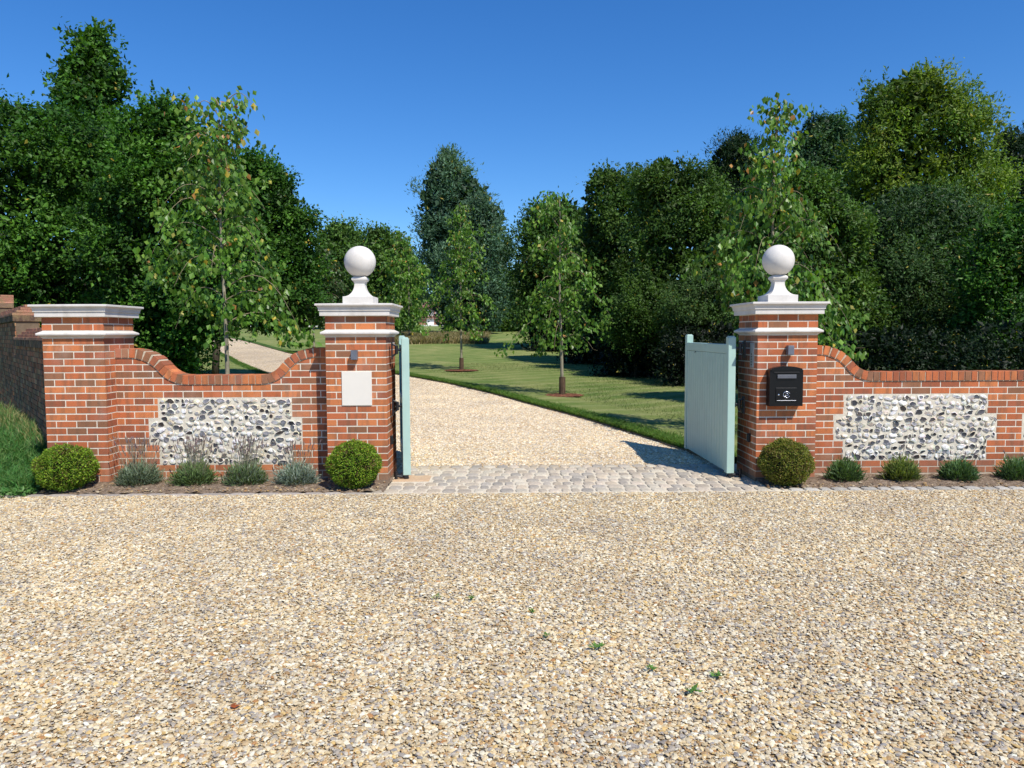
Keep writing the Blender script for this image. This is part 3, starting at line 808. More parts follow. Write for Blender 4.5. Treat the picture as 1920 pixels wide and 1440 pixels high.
def setts():
    rg = random.Random(9); mb = MB()
    y = -.50; rows = 9; d = (1.12 + .50) / rows
    mb.box(-1.55, 3.05, -.52, 1.15, -.02, .003, (1, 1, 1), 1)
    for r in range(rows):
        yy = y + d * (r + .5)
        xl = (-1.45 + .05 * r) if yy < -.02 else -1.28
        xr = 3.03 if yy < -.02 else 2.85
        x = xl + rg.uniform(0, .05)
        while x < xr - .05:
            w = rg.uniform(.10, .18)
            if x + w > xr: w = xr - x
            if not (x < -.86 and .10 < yy < .48):
                sett(mb, x + w / 2, yy + rg.uniform(-.006, .006), w - .016, d - .014, .014 + rg.uniform(-.003, .003), rg)
            x += w
    o = mb.build('sett_threshold', [SETT, SAND], smooth=False); tag(o, kind='structure')
    mb = MB(); mb.box(-5.6, -1.5, -.54, -.46, -.02, .004, (1, 1, 1), 1); mb.box(3.05, 12.5, -.52, -.40, -.02, .004, (1, 1, 1), 1)
    x = -5.6
    while x < -1.52:
        w = rg.uniform(.2, .34); sett(mb, x + w / 2, -.50, w - .01, .085, .012 + rg.uniform(-.004, .003), rg, (.40, .35, .30)); x += w
    x = 3.06
    while x < 12.4:
        w = rg.uniform(.12, .2); sett(mb, x + w / 2, -.46, w - .012, .11, .02 + rg.uniform(-.004, .004), rg, (.47, .44, .38)); x += w
    o = mb.build('sett_edging', [SETT, SAND]); tag(o, kind='structure')
    mb = MB(); mb.box(-1.28, -.86, .13, .46, -.02, .0155, (.52, .36, .22))
    o = mb.build('stone_slab', SETT, bevel=.006); tag(o, 'flat orange sandstone slab under the foot of the left gate leaf', 'paving slab')
setts()

# ------------------------------------------------------------------ loose pebbles (tiles of pebbles placed by geometry nodes)
ICO_V = None
def ico():
    bm = bmesh.new(); bmesh.ops.create_icosphere(bm, subdivisions=1, radius=1)
    v = np.array([p.co[:] for p in bm.verts]); f = np.array([[q.index for q in p.verts] for p in bm.faces]); bm.free(); return v, f
IV, IF = ico()
GCOLS = np.array([(.66, .52, .34), (.78, .68, .52), (.58, .42, .25), (.84, .78, .67), (.50, .31, .15), (.70, .56, .36), (.38, .34, .33), (.68, .47, .20), (.26, .25, .28), (.52, .46, .42), (.50, .24, .09), (.86, .82, .74), (.72, .60, .44)])
GCOLS = GCOLS * .92 + .08 * np.array([.62, .56, .44])
GW = np.array([.13, .16, .10, .13, .07, .12, .08, .06, .04, .09, .02, .06, .08]); GW = GW / GW.sum()
def pebble_tile(rg, n, size, rmin, rmax, z0=0.):
    """returns verts, faces, cols for n pebbles in a square tile centred at the origin"""
    r = rmin + (rmax - rmin) * rg.random(n) ** 2.3
    ax = np.stack([r * rg.uniform(.85, 1.35, n), r * rg.uniform(.65, 1.0, n), r * rg.uniform(.24, .42, n)], -1)
    V = IV[None] * (1 + rg.uniform(-.16, .16, (n, len(IV), 1))) * ax[:, None, :]
    tx, ty, tz = rg.uniform(-.33, .33, n), rg.uniform(-.33, .33, n), rg.uniform(0, 2 * PI, n)
    def rot(V, a, i, j):
        c, s = np.cos(a)[:, None], np.sin(a)[:, None]; A, B = V[:, :, i].copy(), V[:, :, j].copy()
        V[:, :, i] = A * c - B * s; V[:, :, j] = A * s + B * c
    rot(V, tx, 1, 2); rot(V, ty, 0, 2); rot(V, tz, 0, 1)
    off = np.stack([rg.uniform(-size / 2, size / 2, n), rg.uniform(-size / 2, size / 2, n), z0 + rg.uniform(-.0025, .004, n)], -1)
    V = V + off[:, None, :]
    F = IF[None] + (np.arange(n) * len(IV))[:, None, None]
    ci = rg.choice(len(GCOLS), n, p=GW); C = GCOLS[ci] * rg.uniform(.82, 1.15, (n, 1))
    C = np.repeat(C, len(IF), 0)
    return V.reshape(-1, 3), F.reshape(-1, 3), np.clip(C, 0, .92)
def scatter(name, spots, tile, n, rmin, rmax, mat, nvar=8, seed=1, kind='stuff', label=None):
    rg = np.random.default_rng(seed); VV = []; FF = []; CC = []; KK = []; base = 0
    for v in range(nvar):
        a, f, c = pebble_tile(rg, n, tile, rmin, rmax); VV.append(a); FF.append(f + base); CC.append(c); KK.append(np.full(len(a), v)); base += len(a)
    spots = np.array(spots); VV.append(spots); KK.append(np.full(len(spots), -1))
    V = np.concatenate(VV); F = np.concatenate(FF); C = np.concatenate(CC); K = np.concatenate(KK)
    o = npmesh(name, V, F, C, mat)
    me = o.data
    a = me.attributes.new('k', 'INT', 'POINT'); a.data.foreach_set('value', K.astype(np.int32))
    p = rg.integers(0, nvar, len(V)); a = me.attributes.new('pick', 'INT', 'POINT'); a.data.foreach_set('value', p.astype(np.int32))
    a = me.attributes.new('turn', 'FLOAT', 'POINT'); a.data.foreach_set('value', (rg.integers(0, 4, len(V)) * PI / 2).astype(np.float32))
    ng = bpy.data.node_groups.new(name, 'GeometryNodeTree')
    ng.interface.new_socket('Geometry', in_out='INPUT', socket_type='NodeSocketGeometry'); ng.interface.new_socket('Geometry', in_out='OUTPUT', socket_type='NodeSocketGeometry')
    nn = ng.nodes; gi = nn.new('NodeGroupInput'); go = nn.new('NodeGroupOutput')
    def named(nm, ty):
        q = nn.new('GeometryNodeInputNamedAttribute'); q.data_type = ty; q.inputs['Name'].default_value = nm; return q.outputs['Attribute']
    def sep(val):
        cmp = nn.new('FunctionNodeCompare'); cmp.data_type = 'INT'; cmp.operation = 'EQUAL'
        ng.links.new(named('k', 'INT'), cmp.inputs[2]); cmp.inputs[3].default_value = val
        s = nn.new('GeometryNodeSeparateGeometry'); s.domain = 'POINT'
        ng.links.new(gi.outputs[0], s.inputs['Geometry']); ng.links.new(cmp.outputs[0], s.inputs['Selection']); return s.outputs['Selection']
    g2i = nn.new('GeometryNodeGeometryToInstance')
    for v in range(nvar): ng.links.new(sep(v), g2i.inputs[0])
    iop = nn.new('GeometryNodeInstanceOnPoints'); ng.links.new(sep(-1), iop.inputs['Points']); ng.links.new(g2i.outputs[0], iop.inputs['Instance'])
    iop.inputs['Pick Instance'].default_value = True; ng.links.new(named('pick', 'INT'), iop.inputs['Instance Index'])
    cx = nn.new('ShaderNodeCombineXYZ'); ng.links.new(named('turn', 'FLOAT'), cx.inputs[2])
    ng.links.new(cx.outputs[0], iop.inputs['Rotation']); ng.links.new(iop.outputs[0], go.inputs[0])
    md = o.modifiers.new('scatter', 'NODES'); md.node_group = ng
    tag(o, label, None, None, kind); return o
TS = .4
spots = []
for iy in range(int(6.4 / TS)):
    y = -.5 - TS * (iy + .5) - .03
    half = .72 * (y - EY) + 1.3
    nx = int(half / TS) + 1
    for ix in range(-nx, nx + 1): spots.append((ix * TS + .2 * (iy % 2), y, .002))
scatter('loose_gravel', spots, TS + .01, 1350, .0045, .0175, PEB, 10, 5)
spots = []
for iy in range(0, 44):
    y = 1.15 + TS * (iy + .5)
    xl = np.interp(y, EL[:, 1], EL[:, 0]); xr = np.interp(y, ER[:, 1], ER[:, 0])
    xl = max(xl, -.58 * (y - EY) * .9 - 1)
    x = xr - TS * .5 + .02
    while x > xl + .1:
        t = (x - xl) / max(.1, (xr - xl)); spots.append((x, y, H(y) + .005 + .019 * math.sin(PI * min(1, max(0, t))) * ss(1.1, 2.6, y))); x -= TS
scatter('loose_gravel', spots, TS + .01, 800, .0055, .017, PEBD, 6, 6)

# stones lying in the beds
def bed_stones():
    rg = np.random.default_rng(21)
    for (x0, x1, n) in ((-5.5, -1.3, 900), (2.85, 9.5, 900)):
        v, f, c = pebble_tile(rg, n, 1, .007, .022, .03)
        v = v.reshape(n, -1, 3); u = v.mean(1, keepdims=True); loc = v - u
        P = np.stack([rg.uniform(x0, x1, n), -.45 + .66 * rg.random(n) ** 1.6, rg.uniform(.022, .036, n)], -1)
        V = (loc + P[:, None, :]).reshape(-1, 3)
        o = npmesh('bed_stones', V, f, c * np.array([.62, .56, .5]), PEB); tag(o, kind='stuff')
bed_stones()

# ------------------------------------------------------------------ foliage
def unit(a): return a / np.maximum(np.linalg.norm(a, axis=-1, keepdims=True), 1e-9)
def leaf_tris(P, A, Nn, Ln, Wd, C, fold=.18):
    """two triangles per leaf folded on the midrib"""
    A = unit(A); S_ = unit(np.cross(A, Nn)); Nn = np.cross(S_, A)
    n = len(P); L1 = Ln[:, None]; W1 = Wd[:, None]
    mid = P + A * L1 * .42
    V = np.stack([P, mid + S_ * W1 * .5 - Nn * W1 * fold, P + A * L1, mid - S_ * W1 * .5 - Nn * W1 * fold], 1).reshape(-1, 3)
    b = np.arange(n) * 4
    F = np.stack([np.stack([b, b + 1, b + 2], -1), np.stack([b, b + 2, b + 3], -1)], 1).reshape(-1, 3)
    return V, F, np.repeat(C, 2, 0)
def build_leaves(name, chunks, mat, parent=None):
    V = []; F = []; C = []; b = 0
    for v, f, c in chunks: V.append(v); F.append(f + b); C.append(c); b += len(v)
    return npmesh(name, np.concatenate(V), np.concatenate(F), np.clip(np.concatenate(C), 0, 1), mat, parent)

def dense_tree(name, label, y, prof, base, n_leaf, leaf, cols, seed, yellow=.01, kd=.75, trunk=.18, up=.25, lobes=60, spikes=26, stems=1,
               cat='tree', group=None, lobe=.30, aspect=.55, feather=0., mat=None, trunkcol=(.10, .08, .06)):
    """prof: list (z, x centre, half width) from bottom to top in world metres"""
    rg = np.random.default_rng(seed); prof = np.array(prof, float); k_ = K(y); prof[:, 1:] *= k_; prof[:, 0] = np.maximum(1.6905 + (prof[:, 0] - 1.67) * k_, H(y) + .05); prof[:, 2] *= 1.06
    if base is not None: base *= k_
    zz, xc, hw = prof[:, 0], prof[:, 1], prof[:, 2]
    zb, zt = zz[0], zz[-1]
    bx = base if base is not None else xc[0]
    gz = H(y)
    t = empty(name, (bx, y, gz), label, cat, group)
    O = np.array([bx, y, gz])
    mx = hw.max()
    # lobes on the envelope
    zs = np.linspace(zb, zt, 200); wts = np.interp(zs, zz, hw) + .25 * mx * .3; wts /= wts.sum()
    lz = rg.choice(zs, lobes, p=wts); lw = np.interp(lz, zz, hw); lx = np.interp(lz, zz, xc)
    ph = np.where(rg.random(lobes) < .72, rg.uniform(PI, 2 * PI, lobes), rg.uniform(0, PI, lobes))
    lr = np.minimum(lobe * mx * rg.uniform(.55, 1.2, lobes), np.maximum(lw * .75, .14 * mx))
    lz = np.minimum(lz, zt - lr * .95); rad = np.maximum(lw - lr * .85, 0) * rg.uniform(.62, 1.06, lobes)
    cen = np.stack([lx + np.cos(ph) * rad, y + np.sin(ph) * rad * kd, lz - lr * .2], -1)
    # leaves: share by lobe area
    share = lr ** 2; share /= share.sum()
    nl = int(n_leaf * .82); li = rg.choice(lobes, nl, p=share)
    tw = int(max(6, nl / 14)); tl = rg.choice(lobes, tw, p=share)
    d = unit(rg.normal(size=(tw, 3)) + np.array([0, -.15, .25])); outw = unit(cen[tl] - np.array([0, 0, 0]) - np.stack([np.interp(cen[tl][:, 2], zz, xc), np.full(tw, y), cen[tl][:, 2] - .3], -1))
    d = unit(d + outw * .55)
    rr = lr[tl] * (rg.uniform(.55, 1.08, tw)) * (1 + .25 * np.sin(d[:, 0] * 9 + tl) * np.sin(d[:, 2] * 8 + tl * 2))
    tp = cen[tl] + d * rr[:, None] * np.array([1, 1, .78])
    tdir = unit(d + np.array([0, 0, up]) + rg.normal(size=(tw, 3)) * .35)
    k = 14; ii = np.repeat(np.arange(tw), k)
    s = rg.uniform(-.5, 1, len(ii)) * leaf * 3.2
    P = tp[ii] + tdir[ii] * s[:, None] + rg.normal(size=(len(ii), 3)) * leaf * .75
    A = unit(tdir[ii] * .6 + rg.normal(size=(len(ii), 3)) * .75 + np.array([0, 0, -.25 + up * .6]))
    Nn = unit(d[ii] * .7 + np.array([0, -.1, .75]) + rg.normal(size=(len(ii), 3)) * .5)
    Ls = leaf * (.55 + .95 * rg.random(len(ii)) ** 1.4)
    lobev = rg.uniform(.68, 1.25, lobes); twv = rg.uniform(.75, 1.22, tw)
    ci = rg.integers(0, len(cols), lobes); base_c = np.array(cols)[ci]
    C = base_c[tl[ii]] * (lobev[tl] * twv)[ii][:, None] * rg.uniform(.75, 1.3, (len(ii), 1))
    ye = rg.random(len(ii)) < yellow; C[ye] = np.array([.42, .34, .05]) * rg.uniform(.6, 1.1, (ye.sum(), 1))
    ch = [leaf_tris(P - O, A, Nn, Ls, Ls * aspect, C)]
    # shoots poking out of the outline
    SP = []; SA = []; SN = []; SC = []
    for q in range(spikes):
        j = rg.integers(0, lobes); dd = unit(np.array([rg.normal() * .55, rg.normal() * .4 - .1, abs(rg.normal()) * .8 + .5 + feather]))
        if cen[j][2] < zb + .35 * (zt - zb) and rg.random() < .6: continue
        st = cen[j] + dd * lr[j] * .8; Lg = lr[j] * rg.uniform(.2, .5) + leaf * 2
        m = int(14 + Lg / leaf * 2.2); u = np.linspace(0, 1, m)
        pts = st + dd * (u * Lg)[:, None] + rg.normal(size=(m, 3)) * leaf * .5 * (1 - u * .6)[:, None]
        SP.append(pts); SA.append(unit(dd + rg.normal(size=(m, 3)) * .8)); SN.append(unit(rg.normal(size=(m, 3)) + np.array([0, -.3, .5])))
        SC.append(base_c[j] * lobev[j] * 1.1 * rg.uniform(.75, 1.3, (m, 1)))
    if SP:
        SP = np.concatenate(SP); SA = np.concatenate(SA); SN = np.concatenate(SN); SC = np.concatenate(SC); Ls = leaf * rg.uniform(.7, 1.25, len(SP))
        ch.append(leaf_tris(SP - O, SA, SN, Ls, Ls * aspect, SC))
    # inner leaves, colour darkened to deepen the shade inside the crown
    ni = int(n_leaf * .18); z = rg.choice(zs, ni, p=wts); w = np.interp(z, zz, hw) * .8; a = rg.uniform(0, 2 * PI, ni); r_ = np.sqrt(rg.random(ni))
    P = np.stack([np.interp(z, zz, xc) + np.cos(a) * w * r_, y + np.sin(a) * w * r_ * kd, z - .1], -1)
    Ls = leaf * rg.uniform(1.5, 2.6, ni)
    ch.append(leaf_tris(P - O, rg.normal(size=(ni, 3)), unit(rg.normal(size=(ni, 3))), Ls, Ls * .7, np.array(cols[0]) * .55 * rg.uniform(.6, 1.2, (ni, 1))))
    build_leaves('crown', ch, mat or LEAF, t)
    # trunk and limbs
    mb = MB(); rr_ = random.Random(seed)
    for s_ in range(stems):
        sx = (s_ - (stems - 1) / 2) * .45
        hgt = zb + .65 * (zt - zb)
        px = [(sx, 0, -.1)]
        topx = float(np.interp(hgt, zz, xc)) - bx
        for q in range(1, 6):
            u = q / 5; px.append((sx + (topx + sx * 1.5) * u ** 1.5 + rr_.uniform(-.08, .08), rr_.uniform(-.1, .1), u * (hgt - gz)))
        mb.tube(px, [trunk * (1 - .14 * q) for q in range(6)], 9, trunkcol)
        for q in range(7):
            u = rr_.uniform(.3, .85); i0 = int(u * 5); b = Vector(px[min(i0, 4)]).lerp(Vector(px[min(i0 + 1, 5)]), u * 5 - i0)
            j = rg.integers(0, lobes); e = Vector(cen[j] - O)
            m_ = b.lerp(e, .5) + Vector((0, 0, -.1))
            mb.tube([b, m_, e], [trunk * .35, trunk * .22, trunk * .08], 6, trunkcol)
    mb.build('trunk', BARK, t, smooth=True)
    return t

def young_tree(name, label, x, y, prof, ztop, nb, leaves_per, leaf, seed, cols, yellow, tr=.04, group='young trees planted along the drive', lean=0., guard=True, t0=.28, kd=.9, extra=None):
    """slender staked tree with drooping leafy branches"""
    k_ = K(y); x *= k_; prof = [(1.6905 + (a - 1.67) * k_, b * k_, c * k_) for a, b, c in prof]; ztop = 1.6905 + (ztop - 1.67) * k_
    rg = np.random.default_rng(seed); rr_ = random.Random(seed); gz = H(y)
    t = empty(name, (x, y, gz), label, 'tree', group); O = np.array([x, y, gz])
    pr = np.array(prof, float); zz, xc, hw = pr.T
    def tx(z):
        u = (z - gz) / (ztop - gz); return x + lean * u + .035 * math.sin(u * 7 + seed) * u
    mb = MB(); zs = np.linspace(gz - .05, ztop - .05, 16)
    pts = [(tx(z) - x, .02 * math.sin(z * 2 + seed), z - gz) for z in zs]
    mb.tube(pts, [max(.006, tr * (1 - .85 * (k / 15) ** 1.0)) for k in range(16)], 9, (.27, .24, .17))
    LP = []; LA = []; LN = []; LC = []
    zb = zz[0]
    heights = list(np.linspace(zb + .25 * (zz[1] - zb) , ztop - .15, nb))
    for bi, zb0 in enumerate(heights):
        u = (zb0 - zb) / (ztop - zb)
        az = bi * 2.399 + rg.uniform(-.4, .4)
        side = math.cos(az)
        zq = zb0 + rg.uniform(.0, .2)
        # reach so that the tip lies on the envelope
        zr = np.clip(zb0 + (.12 if u > .5 else -.12), zz[0], zz[-1])
        w = float(np.interp(zr, zz, hw)); c = float(np.interp(zr, zz, xc))
        ex = c + side * w * rg.uniform(.5, 1.15); ey = y + math.sin(az) * w * kd * rg.uniform(.7, 1.0)
        st = np.array([tx(zq), y, zq])
        reach = math.hypot(ex - st[0], ey - y)
        rise = (.35 + .55 * u) * reach * rg.uniform(.5, 1.0); drop = (.75 - .55 * u) * reach * rg.uniform(.7, 1.2) + .05
        B = []
        for s in np.linspace(0, 1, 9):
            B.append(st + np.array([(ex - st[0]) * s, (ey - y) * s, rise * math.sin(min(1, s * 1.25) * PI * .5) - (drop + rise * .35) * s ** 2.6]))
        B = np.array(B); B[:, 2] = np.maximum(B[:, 2], zb - .12)
        mb.tube([tuple(b - O) for b in B], list(np.linspace(max(.005, tr * .26), .002, 9)), 5, (.24, .20, .12), cap=False)
        m = int(leaves_per * (reach / max(.2, hw.max())) ** .8 * rg.uniform(.7, 1.2)) + 10
        ncl = rg.integers(4, 8); cs_ = np.sort(rg.uniform(.2, 1.0, ncl)); cl = rg.integers(0, ncl, m)
        s = np.clip(cs_[cl] + rg.normal(size=m) * .035, 0, 1)
        sp = np.stack([np.interp(s, np.linspace(0, 1, 9), B[:, q]) for q in range(3)], -1)
        co_ = rg.normal(size=(ncl, 3)) * np.array([.10, .10, .05]) * hw.max(); sp = sp + co_[cl]
        # hanging side twigs
        tw = rg.normal(size=(m, 3)) * np.array([.085, .085, .05]) * (hw.max() / 1.0) ** .6
        hang = -np.abs(rg.normal(size=m)) * .13 * (1.1 - .7 * u)
        P = sp + tw; P[:, 2] += hang
        P[:, 2] = np.maximum(P[:, 2], zb - .2)
        LP.append(P); LA.append(np.stack([rg.normal(size=m) * .5 + side * .25, rg.normal(size=m) * .5, -np.abs(rg.normal(size=m)) * .7 - .55], -1))
        LN.append(np.stack([rg.normal(size=m) * .7 + .25, rg.normal(size=m) * .5 - .75, rg.normal(size=m) * .4 + .45], -1))
        v = rg.uniform(.75, 1.2); cc = np.array(cols)[rg.integers(0, len(cols), m)] * v * rg.uniform(.7, 1.35, (m, 1))
        ye = rg.random(m) < yellow * (1.9 if u > .55 else .8)
        cc[ye] = np.array([(.55, .42, .05), (.45, .22, .06), (.50, .45, .10)])[rg.integers(0, 3, ye.sum())] * rg.uniform(.6, 1.1, (ye.sum(), 1))
        LC.append(cc)
    mb.build('trunk', BARK, t, smooth=True)
    P = np.concatenate(LP); Ls = leaf * rg.uniform(.65, 1.25, len(P))
    build_leaves('crown', [leaf_tris(P - O, np.concatenate(LA), np.concatenate(LN), Ls, Ls * .72, np.concatenate(LC), .12)], LEAFG, t)
    if guard:
        mb = MB(); mb.tube([(0, 0, -.02), (0, 0, .50)], [.088, .085], 14, (.10, .065, .04)); mb.tube([(0, 0, .498), (0, 0, .503)], [.05, .05], 14, (.02, .015, .01))
        mb.build('trunk_guard', BARK, t, smooth=False)
    return t

G1 = [(.052, .140, .014), (.080, .185, .022), (.036, .102, .012)]       # deep green broadleaf
G2 = [(.065, .135, .018), (.090, .165, .024), (.048, .105, .016)]
G2D = [(.050, .108, .016), (.072, .135, .020), (.038, .085, .014)]
G3 = [(.145, .235, .025), (.115, .20, .025), (.18, .25, .03), (.085, .16, .02)]  # yellowish chestnut
GB = [(.055, .120, .045), (.075, .145, .055), (.042, .095, .036)]       # blue-grey willow
GD = [(.020, .048, .014), (.028, .060, .016)]                            # dark conifer
GY = [(.10, .205, .022), (.145, .25, .035), (.07, .165, .018)]       # young lime
def shiftp(pr, d0, d1):
    """same silhouette moved from depth d0 to d1"""
    k = d1 / d0; return [(1.67 + (z - 1.67) * k, x * k, w * k) for z, x, w in pr]

GRP = 'tall trees behind the garden walls'
dense_tree('maple_tree', 'tall pointed dark maple rising highest above the left trees', 17.42,
    [(5.5, -13.6, 1.3), (8.0, -13.55, 1.3), (9.2, -13.4, 1.15), (10.0, -13.35, 1.0), (10.9, -13.3, 0.72), (11.6, -13.25, 0.2)], -14, 13000, .15, G1, 1, lobes=80, spikes=30, lobe=.26, aspect=.8, group=GRP)
dense_tree('maple_tree', 'broad deep green maple filling the far left edge behind the old wall', 12.4,
    shiftp([(1.3, -10.5, 1.6), (1.8, -10.5, 1.99), (3.04, -10.44, 2.3), (4.53, -10.63, 2.48), (5.7, -10.63, 2.2), (6.55, -10.44, 1.8), (6.95, -11.03, 0.3)], 18, 21), -11.8, 52000, .105, G1, 2, yellow=.004, lobes=110, spikes=60, lobe=.27, aspect=.7, group=GRP, stems=2)
dense_tree('maple_tree', 'dark broadleaf tree directly behind the left young lime', 10.42,
    [(.35, -8.9, 1.2), (1.3, -8.6, 1.25), (2.19, -7.85, 1.7), (3.37, -7.68, 2.1), (4.68, -7.81, 1.97), (5.8, -7.88, 1.64), (6.8, -8.1, 1.05), (7.15, -8.07, 0.52)], -8.6, 50000, .10, G1, 3, yellow=.004, lobes=90, spikes=55, lobe=.28, aspect=.7, group=GRP, stems=3)
dense_tree('maple_tree', 'sloping green tree at the right end of the left tree mass', 16.42,
    [(1.9, -7.17, 1.21), (2.51, -7.19, 1.53), (3.89, -7.34, 1.60), (5.27, -7.45, 1.5), (6.65, -7.69, 1.03), (7.34, -7.95, 0.26)], -9.3, 36000, .105, G1, 4, lobes=80, spikes=45, lobe=.28, aspect=.7, group=GRP, stems=1, trunk=.13)
dense_tree('shrub_belt', 'dark overgrown shrubs filling the space low behind the left trees', 27.42,
    [(.3, -20.45, 6.4), (3.22, -19.9, 6.4), (5.21, -19.68, 5.51)], -20, 30000, .17, G2, 5, lobes=90, spikes=20, lobe=.2, group=None, cat='shrubs')
dense_tree('poplar_tree', 'distant green tree seen just left of the left ball finial', 69.42,
    [(2.92, -15.92, 2.69), (5.34, -15.79, 3.36), (8.57, -15.79, 3.4), (11.2, -16.06, 2.4), (12.7, -15.92, 0.9)], -15.9, 15000, .32, [(.10, .19, .035), (.08, .16, .03)], 6, lobes=70, spikes=40, feather=.6, lobe=.22, group=GRP)
dense_tree('poplar_tree', 'distant green tree to the right of the left ball finial', 63.42,
    [(2.56, -10.23, 2.9), (5.04, -10.48, 3.1), (9.01, -10.6, 2.9), (10.1, -10.9, 2.2), (11.2, -11.6, 1.0)], -10.5, 15000, .3, [(.10, .19, .035), (.085, .165, .03)], 7, lobes=70, spikes=40, feather=.6, lobe=.22, group=GRP)
dense_tree('willow_tree', 'tall feathery blue green tree in the middle of the view', 51.42,
    [(2.18, -2.52, 2.6), (4.45, -2.52, 3.4), (7.76, -2.73, 3.7), (10.87, -3.08, 3.7), (12.32, -3.66, 3.0), (14.18, -4.08, 1.7), (15.4, -4.18, 0.29)], -2.6, 40000, .26, [(.095, .18, .10), (.115, .205, .12), (.075, .15, .085)], 8, lobes=110, spikes=150, feather=1.2, up=.8, lobe=.19, aspect=.32, group=GRP, trunk=.3)  # leaf colour lightened for distance haze
dense_tree('shrub', 'dark rounded shrub at the far end of the lawn', 57.42,
    [(1.9, 0.41, 2.5), (3.81, 0.41, 2.5), (5.63, 1.09, 1.82)], .4, 9000, .25, G2, 9, lobes=40, spikes=12, group=None, cat='shrub')
dense_tree('broadleaf_tree', 'green tree standing behind the middle young lime', 33.42,
    [(1.7, 3.81, 2.6), (2.5, 3.81, 3.26), (4.75, 3.59, 3.19), (7.07, 3.23, 2.68), (8.23, 2.94, 1.81), (8.87, 3.01, 0.43)], 3.8, 36000, .17, G2D, 10, lobes=90, spikes=60, lobe=.22, group=GRP)
dense_tree('broadleaf_tree', 'open topped green tree right of the middle young lime', 23.42,
    shiftp([(1.5, 6.25, 2.1), (2.3, 5.89, 2.41), (4.71, 5.65, 2.41), (7.13, 5.41, 2.17), (8.4, 4.98, 1.39), (8.95, 4.5, 0.42)], 35, 32), 5.5, 34000, .135, G2D, 11, lobes=90, spikes=90, lobe=.22, yellow=.006, group=GRP)
dense_tree('broadleaf_tree', 'bushy green tree with ragged top left of the right young lime', 18.42,
    shiftp([(1.4, 7.84, 2.0), (1.9, 7.32, 2.48), (3.85, 7.01, 2.38), (6.34, 6.81, 1.97), (7.7, 6.5, 1.45), (8.3, 6.13, 0.36)], 30, 27), 6.7, 38000, .115, [(.075, .145, .020), (.055, .110, .018)], 12, lobes=100, spikes=90, lobe=.22, yellow=.006, group=GRP)
dense_tree('conifer_tree', 'very dark conifer just left of the top of the right young lime', 33.42,
    [(4.0, 12.72, 2.75), (7.61, 12.72, 2.75), (10.22, 12.72, 2.17), (11.52, 12.43, 1.3), (12.19, 12.72, 0.43)], 12.7, 30000, .18, GD, 13, lobes=80, spikes=50, feather=.5, lobe=.2, aspect=.25, group=GRP)
dense_tree('broadleaf_tree', 'dark bluish tree between the right young lime and the yellow green tree', 35.42,
    [(5.0, 17.87, 2.58), (8.48, 17.87, 2.58), (11.52, 17.87, 1.97), (13.19, 17.87, 1.37), (13.64, 17.95, 0.53)], 17.9, 26000, .19, GB, 14, lobes=70, spikes=50, lobe=.22, group=GRP)
dense_tree('chestnut_tree', 'tallest tree on the right with yellowish green crown', 22.42,
    [(2.18, 16.76, 3.21), (4.74, 16.76, 3.63), (7.31, 16.65, 3.31), (8.81, 16.49, 2.83), (10.09, 16.33, 2.57), (10.95, 16.01, 2.14), (11.48, 16.17, 1.34), (11.95, 16.55, 0.43)], 16.6, 60000, .15, G3, 15, yellow=.012, lobes=130, spikes=80, lobe=.22, aspect=.45, group=GRP, trunk=.3)
dense_tree('pine_tree', 'very dark pine at the far right edge of the skyline', 37.42,
    [(3.5, 30.74, 2.7), (8.11, 30.74, 2.7), (10.65, 30.42, 2.38), (12.55, 30.26, 1.9), (13.44, 29.63, 0.48)], 30.5, 22000, .2, GD, 16, lobes=60, spikes=40, lobe=.24, aspect=.22, group=GRP)
dense_tree('willow_shrub', 'large grey green bush behind the right wall', 9.92,
    [(1.1, 10.32, 2.7), (1.97, 10.13, 2.81), (3.25, 10.0, 2.55), (4.53, 9.75, 1.79), (5.14, 9.81, 0.7)], 10.2, 62000, .075, [(.06, .125, .034), (.08, .15, .045), (.045, .095, .026)], 17, lobes=110, spikes=80, feather=.5, lobe=.24, aspect=.36, group=None, cat='shrub', stems=3, trunk=.09)
dense_tree('shrub', 'deep green bush at the right frame edge behind the wall', 6.42,
    [(1.1, 10.18, 1.6), (1.91, 10.33, 1.81), (3.46, 10.18, 1.24), (4.13, 10.02, 0.47)], 10.2, 26000, .075, G1, 18, lobes=60, spikes=40, group=None, cat='shrub', stems=3, trunk=.06)
dense_tree('shrub', 'pale grey green rounded bush just left of the open right gate leaf', 15.42,
    [(1.2, 6.52, 1.2), (2.09, 6.27, 1.41), (3.08, 6.27, 1.24), (3.66, 6.44, 0.58)], 6.4, 20000, .065, [(.070, .135, .032), (.085, .155, .04)], 19, lobes=50, spikes=20, aspect=.5, group=None, cat='shrub', stems=3, trunk=.06)
dense_tree('shrub', 'mid green rounded bush between middle young lime and the right gate leaf', 17.42,
    shiftp([(1.2, 5.29, 1.2), (1.78, 5.1, 1.54), (2.94, 5.1, 1.35), (3.71, 5.19, 0.68)], 28, 26), 4.9, 16000, .08, G2, 20, lobes=50, spikes=20, group=None, cat='shrub', stems=3, trunk=.06)
dense_tree('broadleaf_tree', 'dark bushy tree behind the right ball finial', 8.42,
    shiftp([(1.3, 8.86, 1.8), (2.8, 8.63, 1.9), (5.08, 8.56, 1.67), (6.14, 8.41, 0.91)], 22, 17), 6.8, 40000, .085, G2, 21, lobes=90, spikes=60, lobe=.24, group=GRP, stems=3, trunk=.09)

